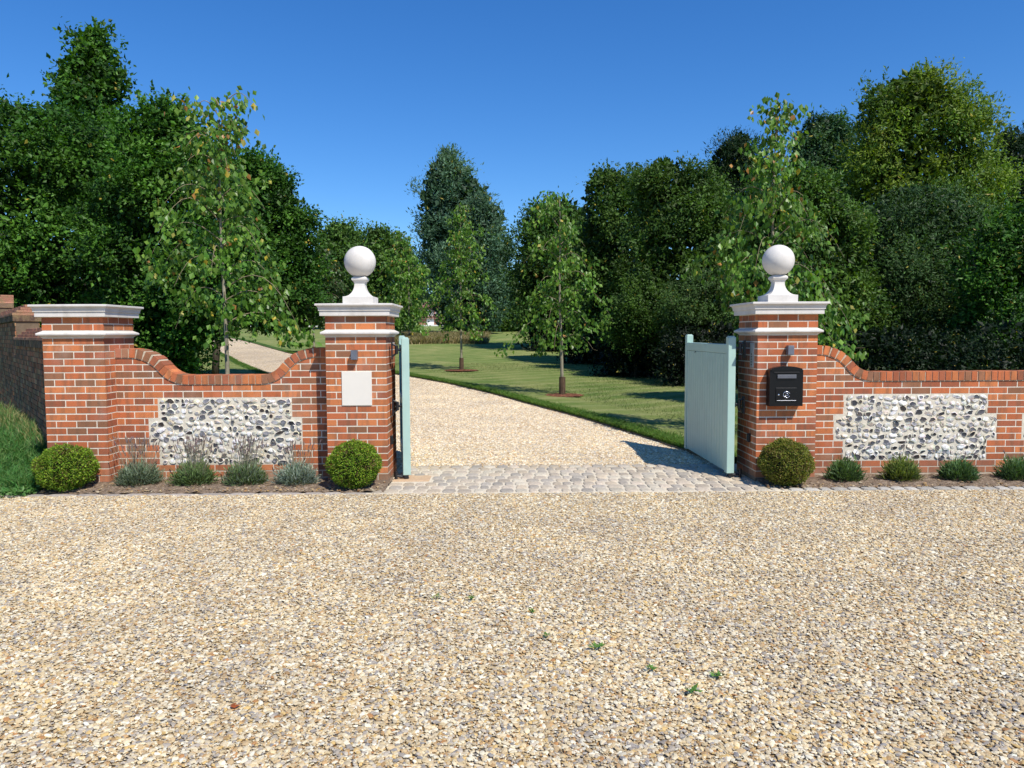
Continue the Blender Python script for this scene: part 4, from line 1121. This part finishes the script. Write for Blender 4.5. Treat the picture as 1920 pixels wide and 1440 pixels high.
SHADE_LEAF = [(.006, .015, .004), (.009, .020, .006)]  # near-black leaves: shade under the right trees put into the colour
for i_, (ux, uy, uw, uz, lab_) in enumerate(((6.2, 14.6, 1.7, 2.0, 'added low black green leaf mass standing in for shade left of the open right gate leaf'), (5.2, 18.6, 1.8, 2.1, 'added low near black leaf mass standing in for shade behind the mid green rounded bush'),
        (4.7, 24.6, 1.9, 2.3, 'added low near black leaf mass standing in for shade halfway along the right edge of the lawn'), (3.5, 33.0, 2.3, 2.6, 'added low near black leaf mass standing in for shade near the far right end of the lawn'),
        (9.6, 4.6, 2.6, 1.9, 'added low dark leaf mass standing in for shade just behind the straight right wall'), (7.6, 6.2, 1.8, 1.8, 'added low dark leaf mass standing in for shade behind the swept coping next to the postbox pier'), (-9.9, 13.6, 1.5, 2.3, 'added low dark leaf mass standing in for shade left of the trunk of the left young lime'))):
    dense_tree('shade_fill', lab_, uy, [(.05, ux, uw), (uz * .6, ux, uw), (uz, ux, uw * .6)], ux, 11000 if i_ < 4 else 20000, (.09 + .04 * i_) if i_ < 4 else .06, SHADE_LEAF if i_ < 4 else [(.012, .030, .008), (.017, .038, .011)], 80 + i_, lobes=40, spikes=6, lobe=.3, group=None, cat='shade_fill', stems=3, trunk=.05)  # leaf masses added for darkness; their dark colour stands in for shade
# far wood closing the horizon: one mass
def far_wood():
    rg = np.random.default_rng(77); n = 90000
    x = rg.uniform(-140, 140, n); y = 108 + rg.uniform(-4, 10, n)
    top = 9.6 + 1.6 * np.sin(x * .12) + 1.2 * np.sin(x * .31 + 1) + .8 * np.sin(x * .83)
    z = 2.6 + (top - 2.6) * rg.random(n) ** .8
    P = np.stack([x, y, z], -1)
    Ls = rg.uniform(.5, 1.0, n); C = np.array([.035, .065, .02]) * (rg.uniform(.6, 1.4, (n, 1)) * (.8 + .3 * np.sin(x * .5)[:, None]))
    o = build_leaves('far_wood', [leaf_tris(P, rg.normal(size=(n, 3)), unit(rg.normal(size=(n, 3)) + [0, -.6, .6]), Ls, Ls * .8, C)], LEAF)
    tag(o, kind='stuff')
far_wood()

young_tree('lime_tree', 'young lime with yellowing leaves behind the low left wall', -4.10, 2.92,
    [(1.75, -3.70, 0.8), (2.05, -3.9, 1.15), (2.5, -4.2, 1.2), (3.1, -4.21, 0.95), (3.8, -4.2, 0.72), (4.5, -4.1, 0.60), (4.98, -4.1, 0.40)], 4.98, 36, 105, .098, 31, GY, .06, tr=.042, guard=False)
young_tree('lime_tree', 'young lime with a narrow top directly behind the postbox pier', 4.25, 3.42,
    [(1.55, 4.75, 1.1), (1.96, 4.38, 1.2), (2.54, 4.12, 1.36), (3.12, 4.13, 1.05), (3.7, 4.19, 0.72), (4.36, 4.11, 0.40), (4.86, 4.14, 0.32), (5.2, 4.19, 0.16)], 5.2, 46, 120, .100, 32, GY, .05, tr=.042, guard=False, lean=-.1)
young_tree('lime_tree', 'middle young lime nearest the drive edge with a brown trunk guard', 1.52, 11.28,
    [(1.35, 1.45, 0.9), (1.62, 1.50, 1.38), (2.1, 1.53, 1.34), (2.6, 1.46, 1.12), (3.3, 1.44, 1.02), (4.1, 1.38, 0.78), (4.7, 1.30, 0.50), (5.12, 1.32, 0.21)], 5.12, 32, 118, .112, 33, GY, .012, tr=.05, lean=-.1)
young_tree('lime_tree', 'second young lime up the drive in front of the tall feathery tree', -1.57, 20.6,
    [(1.71, -1.3, 0.79), (2.41, -1.48, 1.16), (3.79, -1.5, 1.08), (5.36, -1.5, 0.79), (6.31, -1.45, 0.25)], 6.31, 36, 115, .125, 34, GY, .014, tr=.05)
young_tree('lime_tree', 'far young lime between left ball finial and second lime', -5.92, 40.48,
    [(1.9, -5.9, 0.8), (2.6, -6.1, 1.5), (3.9, -6.3, 1.75), (5.9, -6.4, 1.45), (7.6, -6.5, 0.45)], 7.6, 44, 100, .21, 35, GY, .02, tr=.06)
young_tree('lime_tree', 'far young lime standing left of the plaque pier beside the house', -9.1, 28.8,
    [(2.0, -8.1, 0.8), (2.8, -8.2, 1.0), (4.2, -8.15, 0.9), (5.4, -8.2, 0.29)], 5.4, 40, 70, .16, 36, [(.04, .08, .015)], .02, tr=.06)

def mulch(x, y, r, seed):
    rg = random.Random(seed); mb = MB(); gz = H(y) + .012
    cen = (x, y, gz + .03); n = 22
    rim = [(x + r * math.cos(2 * PI * k / n) * rg.uniform(.88, 1.12), y + r * math.sin(2 * PI * k / n) * rg.uniform(.88, 1.12), gz + .012) for k in range(n)]
    for k in range(n): mb.face([cen, rim[k], rim[(k + 1) % n]], (.15, .07, .04))
    for k in range(420):
        a = rg.uniform(0, 2 * PI); q = r * math.sqrt(rg.random()) * 1.05
        M = Matrix.Translation((x + q * math.cos(a), y + q * math.sin(a), gz + .035 - .02 * q / r)) @ Matrix.Rotation(rg.uniform(0, PI), 4, 'Z') @ Matrix.Rotation(rg.uniform(-.5, .5), 4, 'X')
        v = rg.uniform(.5, 1.5); mb.xbox(M, rg.uniform(.015, .04), rg.uniform(.006, .014), .004, (.20 * v, .085 * v, .05 * v))
    o = mb.build('bark_mulch', MULCH); tag(o, kind='stuff')
mulch(1.56, 11.22, .52, 1); mulch(-1.61, 20.5, .62, 2)

# ------------------------------------------------------------------ grass blades
def blades(name, P, hgt, wid, cols, seed, lean=.5, kind='stuff', label=None, parent=None, bend=.3):
    rg = np.random.default_rng(seed); n = len(P)
    a = rg.uniform(0, 2 * PI, n); d = np.stack([np.cos(a), np.sin(a), np.zeros(n)], -1)
    h = hgt * rg.uniform(.5, 1.25, n); w = wid * rg.uniform(.7, 1.3, n)
    ln = rg.normal(size=(n, 3)) * lean; ln[:, 2] = 0
    mid = P + np.array([0, 0, 1]) * (h * .55)[:, None] + ln * (h * .35)[:, None]
    tip = P + np.array([0, 0, 1]) * (h * (1 - bend * .5))[:, None] + ln * h[:, None]
    V = np.stack([P - d * w[:, None] / 2, P + d * w[:, None] / 2, mid + d * w[:, None] * .4, tip, mid - d * w[:, None] * .4], 1).reshape(-1, 3)
    b = np.arange(n) * 5
    F = np.concatenate([np.stack([b, b + 1, b + 2], -1), np.stack([b, b + 2, b + 4], -1), np.stack([b + 4, b + 2, b + 3], -1)])
    C = np.array(cols)[rg.integers(0, len(cols), n)] * rg.uniform(.7, 1.3, (n, 1)); C = np.concatenate([C, C, C])
    o = npmesh(name, V, F, np.clip(C, 0, 1), LEAF, parent)
    if kind: tag(o, label, kind=kind)
    return o
def edge_grass():
    rg = np.random.default_rng(8)
    for E_, sgn, ymax, n in ((ER, 1, 32, 60000), (EL, -1, 30, 16000)):
        pts = np.array([p for p in E_ if 1.3 < p[1] < ymax]); seg = np.concatenate([[0], np.cumsum(np.hypot(*np.diff(pts, axis=0).T))])
        T = seg[-1] * rg.random(n) ** 1.5; px = np.interp(T, seg, pts[:, 0]); py = np.interp(T, seg, pts[:, 1])
        qx = np.interp(T + .3, seg, pts[:, 0]); qy = np.interp(T + .3, seg, pts[:, 1]); t = unit(np.stack([qx - px, qy - py], -1) + 1e-6)
        off = np.abs(rg.normal(size=n)) * .17
        x = px + t[:, 1] * sgn * off; y = py - t[:, 0] * sgn * off
        P = np.stack([x, y, np.array([H(v) for v in y]) + .05 - .01 * off], -1)
        blades('edge_grass', P, .075, .010, [(.08, .18, .02), (.11, .21, .03), (.06, .14, .02), (.16, .22, .05)], 9 + sgn, .6)
    # short blades over the near lawn
    n = 90000; y = .7 + 24 * rg.random(n) ** 1.3; x = rg.uniform(-9, 10, n)
    xr = np.interp(y, ER[:, 1], ER[:, 0]); xl = np.interp(y, EL[:, 1], EL[:, 0])
    ok = ((x > xr + .2) | (x < xl - .2)) & (np.abs(x) < .72 * (y - EY)) & (y > .9); x = x[ok]; y = y[ok]
    P = np.stack([x, y, np.array([H(v) for v in y]) - .005], -1)
    blades('lawn_grass', P, .045, .009, [(.10, .14, .04), (.15, .17, .06), (.21, .20, .09), (.07, .12, .03)], 10, .7)
    # dry rough grass at the far end of the lawn
    n = 14000; x = rg.uniform(-7.5, -1.0, n); y = 38 + 8 * rg.random(n)
    P = np.stack([x * (y + 8.58) / 50, y, np.array([H(v) for v in y])], -1)
    blades('rough_grass', P, .5, .05, [(.30, .23, .11), (.24, .20, .09), (.16, .17, .06), (.38, .30, .16)], 12, .4)
edge_grass()

# left verge: bank with long grass
def verge():
    def z(x, y):
        u = ss(-5.0, -6.6, x) if False else min(1, max(0, (-5.05 - x) / 1.5))
        return .01 + .26 * u * ss(-.55, .8, y) + .02 * nz(x, y, 6)
    grid_patch('grass_bank', -14, -5.05, -.42, 10, .12, lambda x, y: z(x, y), TURF)
    rg = np.random.default_rng(14)
    n = 26000; x = -5.08 - 3.4 * rg.random(n) ** 1.2; y = -.40 + 2.9 * rg.random(n) ** 1.2
    edge = y > -.38 + .10 * np.sin(x * 5) + .05 * np.sin(x * 13); x = x[edge]; y = y[edge]
    P = np.stack([x, y, np.array([z(a, b) for a, b in zip(x, y)])], -1)
    blades('long_grass', P, .17, .011, [(.07, .19, .045), (.09, .24, .055), (.055, .15, .035), (.15, .24, .07)], 15, .55)
    n = 2600; x = -5.8 - 3.0 * rg.random(n); y = .5 + (-5.1 - x) * 1.1 + rg.normal(size=n) * .25
    P = np.stack([x, y, np.array([z(a, b) for a, b in zip(x, y)]) - .03], -1)
    blades('long_grass', P, .32, .010, [(.09, .22, .05), (.14, .22, .07), (.32, .28, .12)], 16, .30)
    # low leafy weeds at the gravel edge
    n = 5200; x = rg.uniform(-6.6, -5.0, n); y = rg.uniform(-.62, -.2, n) + .0
    k = rg.random(n) < np.clip((y + .66) / .3, .05, 1) ; x = x[k]; y = y[k]; n = len(x)
    P = np.stack([x, y, .01 + .07 * rg.random(n)], -1); Ls = rg.uniform(.03, .085, n)
    A = rg.normal(size=(n, 3)); A[:, 2] = np.abs(A[:, 2]) * .3
    o = build_leaves('verge_weeds', [leaf_tris(P, A, unit(rg.normal(size=(n, 3)) * .4 + [0, -.2, 1]), Ls, Ls * .35, np.array([(.08, .21, .05), (.11, .26, .06), (.16, .28, .09)])[rg.integers(0, 3, n)])], LEAF); tag(o, kind='stuff')
verge()

# ------------------------------------------------------------------ clipped box balls and lavender
def box_ball(x, y, rx, rz, seed, label, cols):
    rg = np.random.default_rng(seed); t = empty('box_ball', (x, y, .02), label, 'box ball', 'clipped box balls at the foot of the piers')
    n = 15000; d = unit(rg.normal(size=(n, 3)) + np.array([0, 0, .12]))
    lump = 1 + .055 * np.sin(d[:, 0] * 7 + seed) * np.sin(d[:, 2] * 6 + seed) + .03 * np.sin(d[:, 0] * 15 + d[:, 1] * 13)
    r = lump * (rg.uniform(.90, 1.02, n) + .05 * (rg.random(n) < .05))
    P = d * r[:, None] * np.array([rx, rx, rz]) + np.array([0, 0, rz])
    P[:, 2] = np.maximum(P[:, 2], .005)
    A = unit(d * .8 + rg.normal(size=(n, 3)) * .7); Nn = unit(d + rg.normal(size=(n, 3)) * .6 + np.array([0, 0, .3]))
    Ls = rg.uniform(.013, .024, n)
    patch = np.sin(d[:, 0] * 4 + seed * 2) * np.sin(d[:, 2] * 5 + seed)
    C = np.array(cols)[rg.integers(0, len(cols), n)] * rg.uniform(.6, 1.4, (n, 1)); br = (rg.random(n) < .10 + .22 * (patch > .45))
    C[br] = np.array([.20, .14, .05]) * rg.uniform(.5, 1.1, (br.sum(), 1))
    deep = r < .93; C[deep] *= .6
    ch = [leaf_tris(P, A, Nn, Ls, Ls * .62, C)]
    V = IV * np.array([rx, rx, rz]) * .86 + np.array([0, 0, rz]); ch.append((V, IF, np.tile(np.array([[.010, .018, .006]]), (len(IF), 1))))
    build_leaves('foliage', ch, LEAF, t)
    mb = MB(); mb.tube([(0, 0, -.03), (0, 0, rz)], [.02, .015], 8, (.12, .09, .06)); mb.build('stem', BARK, t)
BC = [(.15, .27, .018), (.21, .33, .024), (.10, .20, .018), (.27, .36, .035)]
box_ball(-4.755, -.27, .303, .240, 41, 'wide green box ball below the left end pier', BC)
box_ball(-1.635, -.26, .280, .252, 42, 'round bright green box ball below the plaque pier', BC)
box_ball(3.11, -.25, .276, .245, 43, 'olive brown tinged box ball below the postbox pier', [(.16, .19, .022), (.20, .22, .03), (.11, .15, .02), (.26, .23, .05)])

def lavender(x, y, w, h, stalks, sh, seed, label, cols):
    rg = np.random.default_rng(seed); rr_ = random.Random(seed); t = empty('lavender_bush', (x, y, .03), label, 'lavender', 'lavender bushes along the foot of the walls')
    n = 3000; a = rg.uniform(0, 2 * PI, n); el = np.arccos(rg.uniform(.0, 1, n) ** 1.0)
    d = np.stack([np.cos(a) * np.sin(el), np.sin(a) * np.sin(el), np.cos(el)], -1)
    r = rg.uniform(.3, 1.0, n) ** .6 * (1 + .12 * np.sin(a * 5 + seed) + .12 * rg.normal(size=n) * (rg.random(n) < .4)); P = d * r[:, None] * np.array([w / 2, w / 2 * .85, h]) + rg.normal(size=(n, 3)) * .018
    P[:, 2] = np.maximum(P[:, 2], .01)
    A = unit(d + np.array([0, 0, .8]) + rg.normal(size=(n, 3)) * .5); Ls = rg.uniform(.03, .08, n)
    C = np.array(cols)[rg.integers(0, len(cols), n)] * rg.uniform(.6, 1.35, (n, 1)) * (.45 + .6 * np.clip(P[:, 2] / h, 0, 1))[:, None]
    build_leaves('foliage', [leaf_tris(P, A, unit(rg.normal(size=(n, 3)) + [0, -.5, .5]), Ls, Ls * .16, C, .05)], LEAF, t)
    mb = MB()
    for k in range(9):
        a = rr_.uniform(0, 2 * PI); mb.tube([(0, 0, -.01), (.35 * w * math.cos(a) * .5, .35 * w * math.sin(a) * .5, h * .3), (.35 * w * math.cos(a), .35 * w * math.sin(a), h * .7)], [.006, .004, .002], 5, (.16, .13, .10))
    mb.build('woody_stems', BARK, t)
    if stalks:
        mb = MB()
        for k in range(stalks):
            a = rr_.uniform(0, 2 * PI); q = rr_.uniform(.1, .75); b = Vector((q * w / 2 * math.cos(a), q * w / 2 * math.sin(a) * .8, h * .6)); L_ = sh * rr_.uniform(.7, 1.1)
            e = Vector((b.x * (1.5 + .5 * rr_.random()) + rr_.uniform(-.02, .02), b.y * 1.5, L_)); m_ = b.lerp(e, .5) + Vector((rr_.uniform(-.01, .01), 0, .01))
            mb.tube([(b.x * .15, b.y * .15, h * .2), b, m_, e], [.0018, .0016, .0013, .0012], 4, (.20, .19, .13), cap=False)
            dd = (e - m_).normalized(); v = rr_.uniform(.7, 1.2); c = rr_.choice(((.19, .14, .13), (.22, .17, .13), (.16, .12, .12)))
            mb.tube([e - dd * .004, e + dd * .012, e + dd * .03, e + dd * .042], [.002, .0056, .0046, .001], 6, tuple(z * v for z in c))
        mb.build('flower_stalks', m_col('dried_flowers', .9, .1), t)
LG = [(.24, .31, .20), (.30, .37, .25), (.18, .25, .14)]; LGr = [(.18, .28, .09), (.22, .31, .12), (.15, .23, .09)]
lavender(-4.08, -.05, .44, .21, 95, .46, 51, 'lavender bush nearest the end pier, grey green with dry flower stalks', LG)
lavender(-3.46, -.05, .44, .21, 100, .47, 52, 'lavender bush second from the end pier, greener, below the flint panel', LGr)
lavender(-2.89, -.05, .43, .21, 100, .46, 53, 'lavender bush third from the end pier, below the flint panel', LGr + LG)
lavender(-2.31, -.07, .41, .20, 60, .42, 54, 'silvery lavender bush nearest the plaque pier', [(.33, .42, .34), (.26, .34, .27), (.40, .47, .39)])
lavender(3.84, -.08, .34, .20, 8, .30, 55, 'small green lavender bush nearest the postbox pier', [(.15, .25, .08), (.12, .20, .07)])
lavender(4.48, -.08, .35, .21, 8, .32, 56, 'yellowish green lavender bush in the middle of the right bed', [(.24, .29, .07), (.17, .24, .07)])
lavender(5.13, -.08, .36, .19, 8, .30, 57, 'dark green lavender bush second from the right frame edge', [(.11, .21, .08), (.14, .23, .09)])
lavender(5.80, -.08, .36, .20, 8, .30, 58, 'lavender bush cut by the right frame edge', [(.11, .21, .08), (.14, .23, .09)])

# weeds in the gravel
for i, (x, y, sz, lab) in enumerate(((-.21, -3.70, .05, 'small weed in gravel, back of the left weed pair'), (-.43, -3.68, .045, 'tiny weed furthest left in the gravel'), (.23, -4.30, .045, 'weed sprig alone in the middle of the gravel'),
        (.17, -3.94, .04, 'tiny weed just behind the middle sprig'), (.49, -4.46, .06, 'flat weed in the gravel left of the front weeds'), (.73, -4.72, .045, 'small weed between the flat weed and the front weeds'),
        (.88, -4.96, .06, 'weed nearest the camera in the gravel'), (1.04, -4.80, .06, 'weed furthest right in the gravel'))):
    rg = np.random.default_rng(60 + i); n = 16
    a = rg.uniform(0, 2 * PI, n); P = np.stack([rg.uniform(-1, 1, n) * sz * .30, rg.uniform(-1, 1, n) * sz * .2, np.full(n, .012) + .01 * rg.random(n)], -1)
    A = np.stack([np.cos(a), np.sin(a), rg.uniform(.1, .6, n)], -1); Ls = rg.uniform(.4, .8, n) * sz
    o = build_leaves('weed', [leaf_tris(P, A, unit(rg.normal(size=(n, 3)) * .3 + [0, 0, 1]), Ls, Ls * .35, np.array([(.10, .22, .04)]) * rg.uniform(.7, 1.4, (n, 1)))], LEAF)
    o.location = (x, y, .004); tag(o, lab, 'weed', 'weeds growing through the gravel')
rg = np.random.default_rng(70)
o = build_leaves('fallen_leaf', [leaf_tris(np.array([[0, 0, .016], [.002, .0, .018]]), np.array([[1, .3, .1], [.6, 1, .05]]), np.array([[0, 0, 1.], [.2, 0, 1]]), np.array([.05, .035]), np.array([.028, .02]), np.array([(.35, .09, .03), (.28, .08, .03)]))], LEAF)
o.location = (-1.24, -5.06, .004); tag(o, 'small rust red fallen leaf on the front left gravel', 'leaf')

# ------------------------------------------------------------------ houses beyond the trees
def gable_house(name, cx, cy, w, d, zb, ze, zr, label, roofmat, chims):
    t = empty(name, (cx, cy, zb), label, 'house'); e = ze - zb; r = zr - zb
    mb = MB(); hw, hd = w / 2, d / 2
    for q in ([(-hw, -hd, -.5), (hw, -hd, -.5), (hw, -hd, e), (-hw, -hd, e)], [(hw, hd, -.5), (-hw, hd, -.5), (-hw, hd, e), (hw, hd, e)]): mb.face(q, (.42, .20, .13))
    mb.face([(hw, -hd, -.5), (hw, hd, -.5), (hw, hd, e), (hw, 0, r - .1), (hw, -hd, e)], (.42, .20, .13)); mb.face([(-hw, hd, -.5), (-hw, -hd, -.5), (-hw, -hd, e), (-hw, 0, r - .1), (-hw, hd, e)], (.42, .20, .13))
    mb.build('wall', BRICK, t)
    mb = MB(); o_ = .35
    for s in (-1, 1):
        p = [(-hw - o_, s * (hd + o_), e - .25), (hw + o_, s * (hd + o_), e - .25), (hw + o_, 0, r), (-hw - o_, 0, r)]
        if s > 0: p.reverse()
        mb.face(p); mb.face([(x, y, z - .12) for x, y, z in reversed(p)])
    rf = mb.build('roof', roofmat, t)
    for (x, h) in chims:
        mb = MB(); mb.box(x - .45, x + .45, -.35, .35, r - .6, r + h, (.40, .19, .12)); mb.box(x - .52, x + .52, -.42, .42, r + h, r + h + .12, (.36, .18, .12))
        for k in (-.22, .22): mb.tube([(x + k, 0, r + h + .12), (x + k, 0, r + h + .5)], [.12, .1], 8, (.5, .25, .15))
        mb.build('chimney', BRICK, rf)
    for k in range(max(2, int(w / 3))):
        x = -hw + (k + .5) * w / max(2, int(w / 3))
        mb = MB(); mb.box(x - .65, x + .65, -hd - .06, -hd - .01, .8, 2.1); f = mb.build('window', WHITEP, t)
        mb = MB(); mb.box(x - .57, x - .04, -hd - .075, -hd - .062, .88, 2.02); mb.box(x + .04, x + .57, -hd - .075, -hd - .062, .88, 2.02); mb.build('pane', GLASS, f)
    mb = MB(); mb.box(-.5, .5, -hd - .06, -hd - .012, 0, 2.1); mb.build('door', WHITEP, t)
    mb = MB(); mb.box(-hw - 1, hw + 1, -hd - .9, -hd - .1, -.5, .06, (.7, .67, .6)); mb.build('terrace', WHITEP, t)
    return t
gable_house('brick_house', -24.0, 86.5, 11.5, 7, 2.74, 5.6, 8.2, 'distant brick house with slate roof and twin chimneys behind left ball finial', SLATE, [(2.2, 1.0), (3.6, .7)])
gable_house('brick_house', -9.9, 96, 5.5, 5, 2.9, 4.2, 6.2, 'distant small house with red tiled roof between the far limes', ROOFT, [(1.5, .6)])

# ------------------------------------------------------------------ sky, sun, camera
W = bpy.data.worlds.new('World'); S.world = W; W.use_nodes = True
nt = W.node_tree; nt.nodes.clear()
sky = nt.nodes.new('ShaderNodeTexSky'); sky.sky_type = 'NISHITA'; sky.sun_disc = False
EL_ = math.radians(52); AZ = math.radians(144)
sky.sun_elevation = EL_; sky.sun_rotation = AZ; sky.altitude = 0; sky.air_density = 1.0; sky.dust_density = .0; sky.ozone_density = 3.0
bg = nt.nodes.new('ShaderNodeBackground'); bg.inputs[1].default_value = .155
wo = nt.nodes.new('ShaderNodeOutputWorld'); hs = nt.nodes.new('ShaderNodeHueSaturation'); hs.inputs['Saturation'].default_value = 1.30; hs.inputs['Hue'].default_value = .503; nt.links.new(sky.outputs[0], hs.inputs['Color']); gm = nt.nodes.new('ShaderNodeGamma'); gm.inputs[1].default_value = .95; nt.links.new(hs.outputs[0], gm.inputs[0])
tn = nt.nodes.new('ShaderNodeMix'); tn.data_type = 'RGBA'; tn.blend_type = 'MULTIPLY'; tn.inputs[0].default_value = 1; tn.inputs[7].default_value = (.64, .85, 1.07, 1)
nt.links.new(gm.outputs[0], tn.inputs[6]); nt.links.new(tn.outputs[2], bg.inputs[0]); nt.links.new(bg.outputs[0], wo.inputs[0])
sd = bpy.data.lights.new('sun', 'SUN'); sd.energy = 5.6; sd.angle = math.radians(.5); sd.color = (1, .95, .87)
so = bpy.data.objects.new('sun', sd); COL.objects.link(so)
sv = Vector((math.sin(AZ) * math.cos(EL_), math.cos(AZ) * math.cos(EL_), math.sin(EL_)))
so.rotation_euler = sv.to_track_quat('Z', 'Y').to_euler(); so.location = (6, -9, 14)

cam = bpy.data.cameras.new('camera'); co = bpy.data.objects.new('camera', cam); COL.objects.link(co)
cam.sensor_width = 36; cam.lens = 36 * 1394 / 1920; cam.clip_end = 5000; cam.clip_start = .05
pitch = .0674; yaw = .0118; roll = -.0043
Mx = Matrix.Rotation(-yaw, 4, 'Z') @ Matrix.Rotation(PI / 2 - pitch, 4, 'X') @ Matrix.Rotation(roll, 4, 'Z')
Mx.translation = (0, -8.321, 1.6905); co.matrix_world = Mx
S.camera = co
S.view_settings.view_transform = 'Standard'; S.view_settings.look = 'None'; S.view_settings.exposure = 0; S.view_settings.gamma = 1
S.render.resolution_x = 1024; S.render.resolution_y = 768
try:
    S.cycles.max_bounces = 6; S.cycles.transparent_max_bounces = 4; S.cycles.use_denoising = True
except Exception: pass
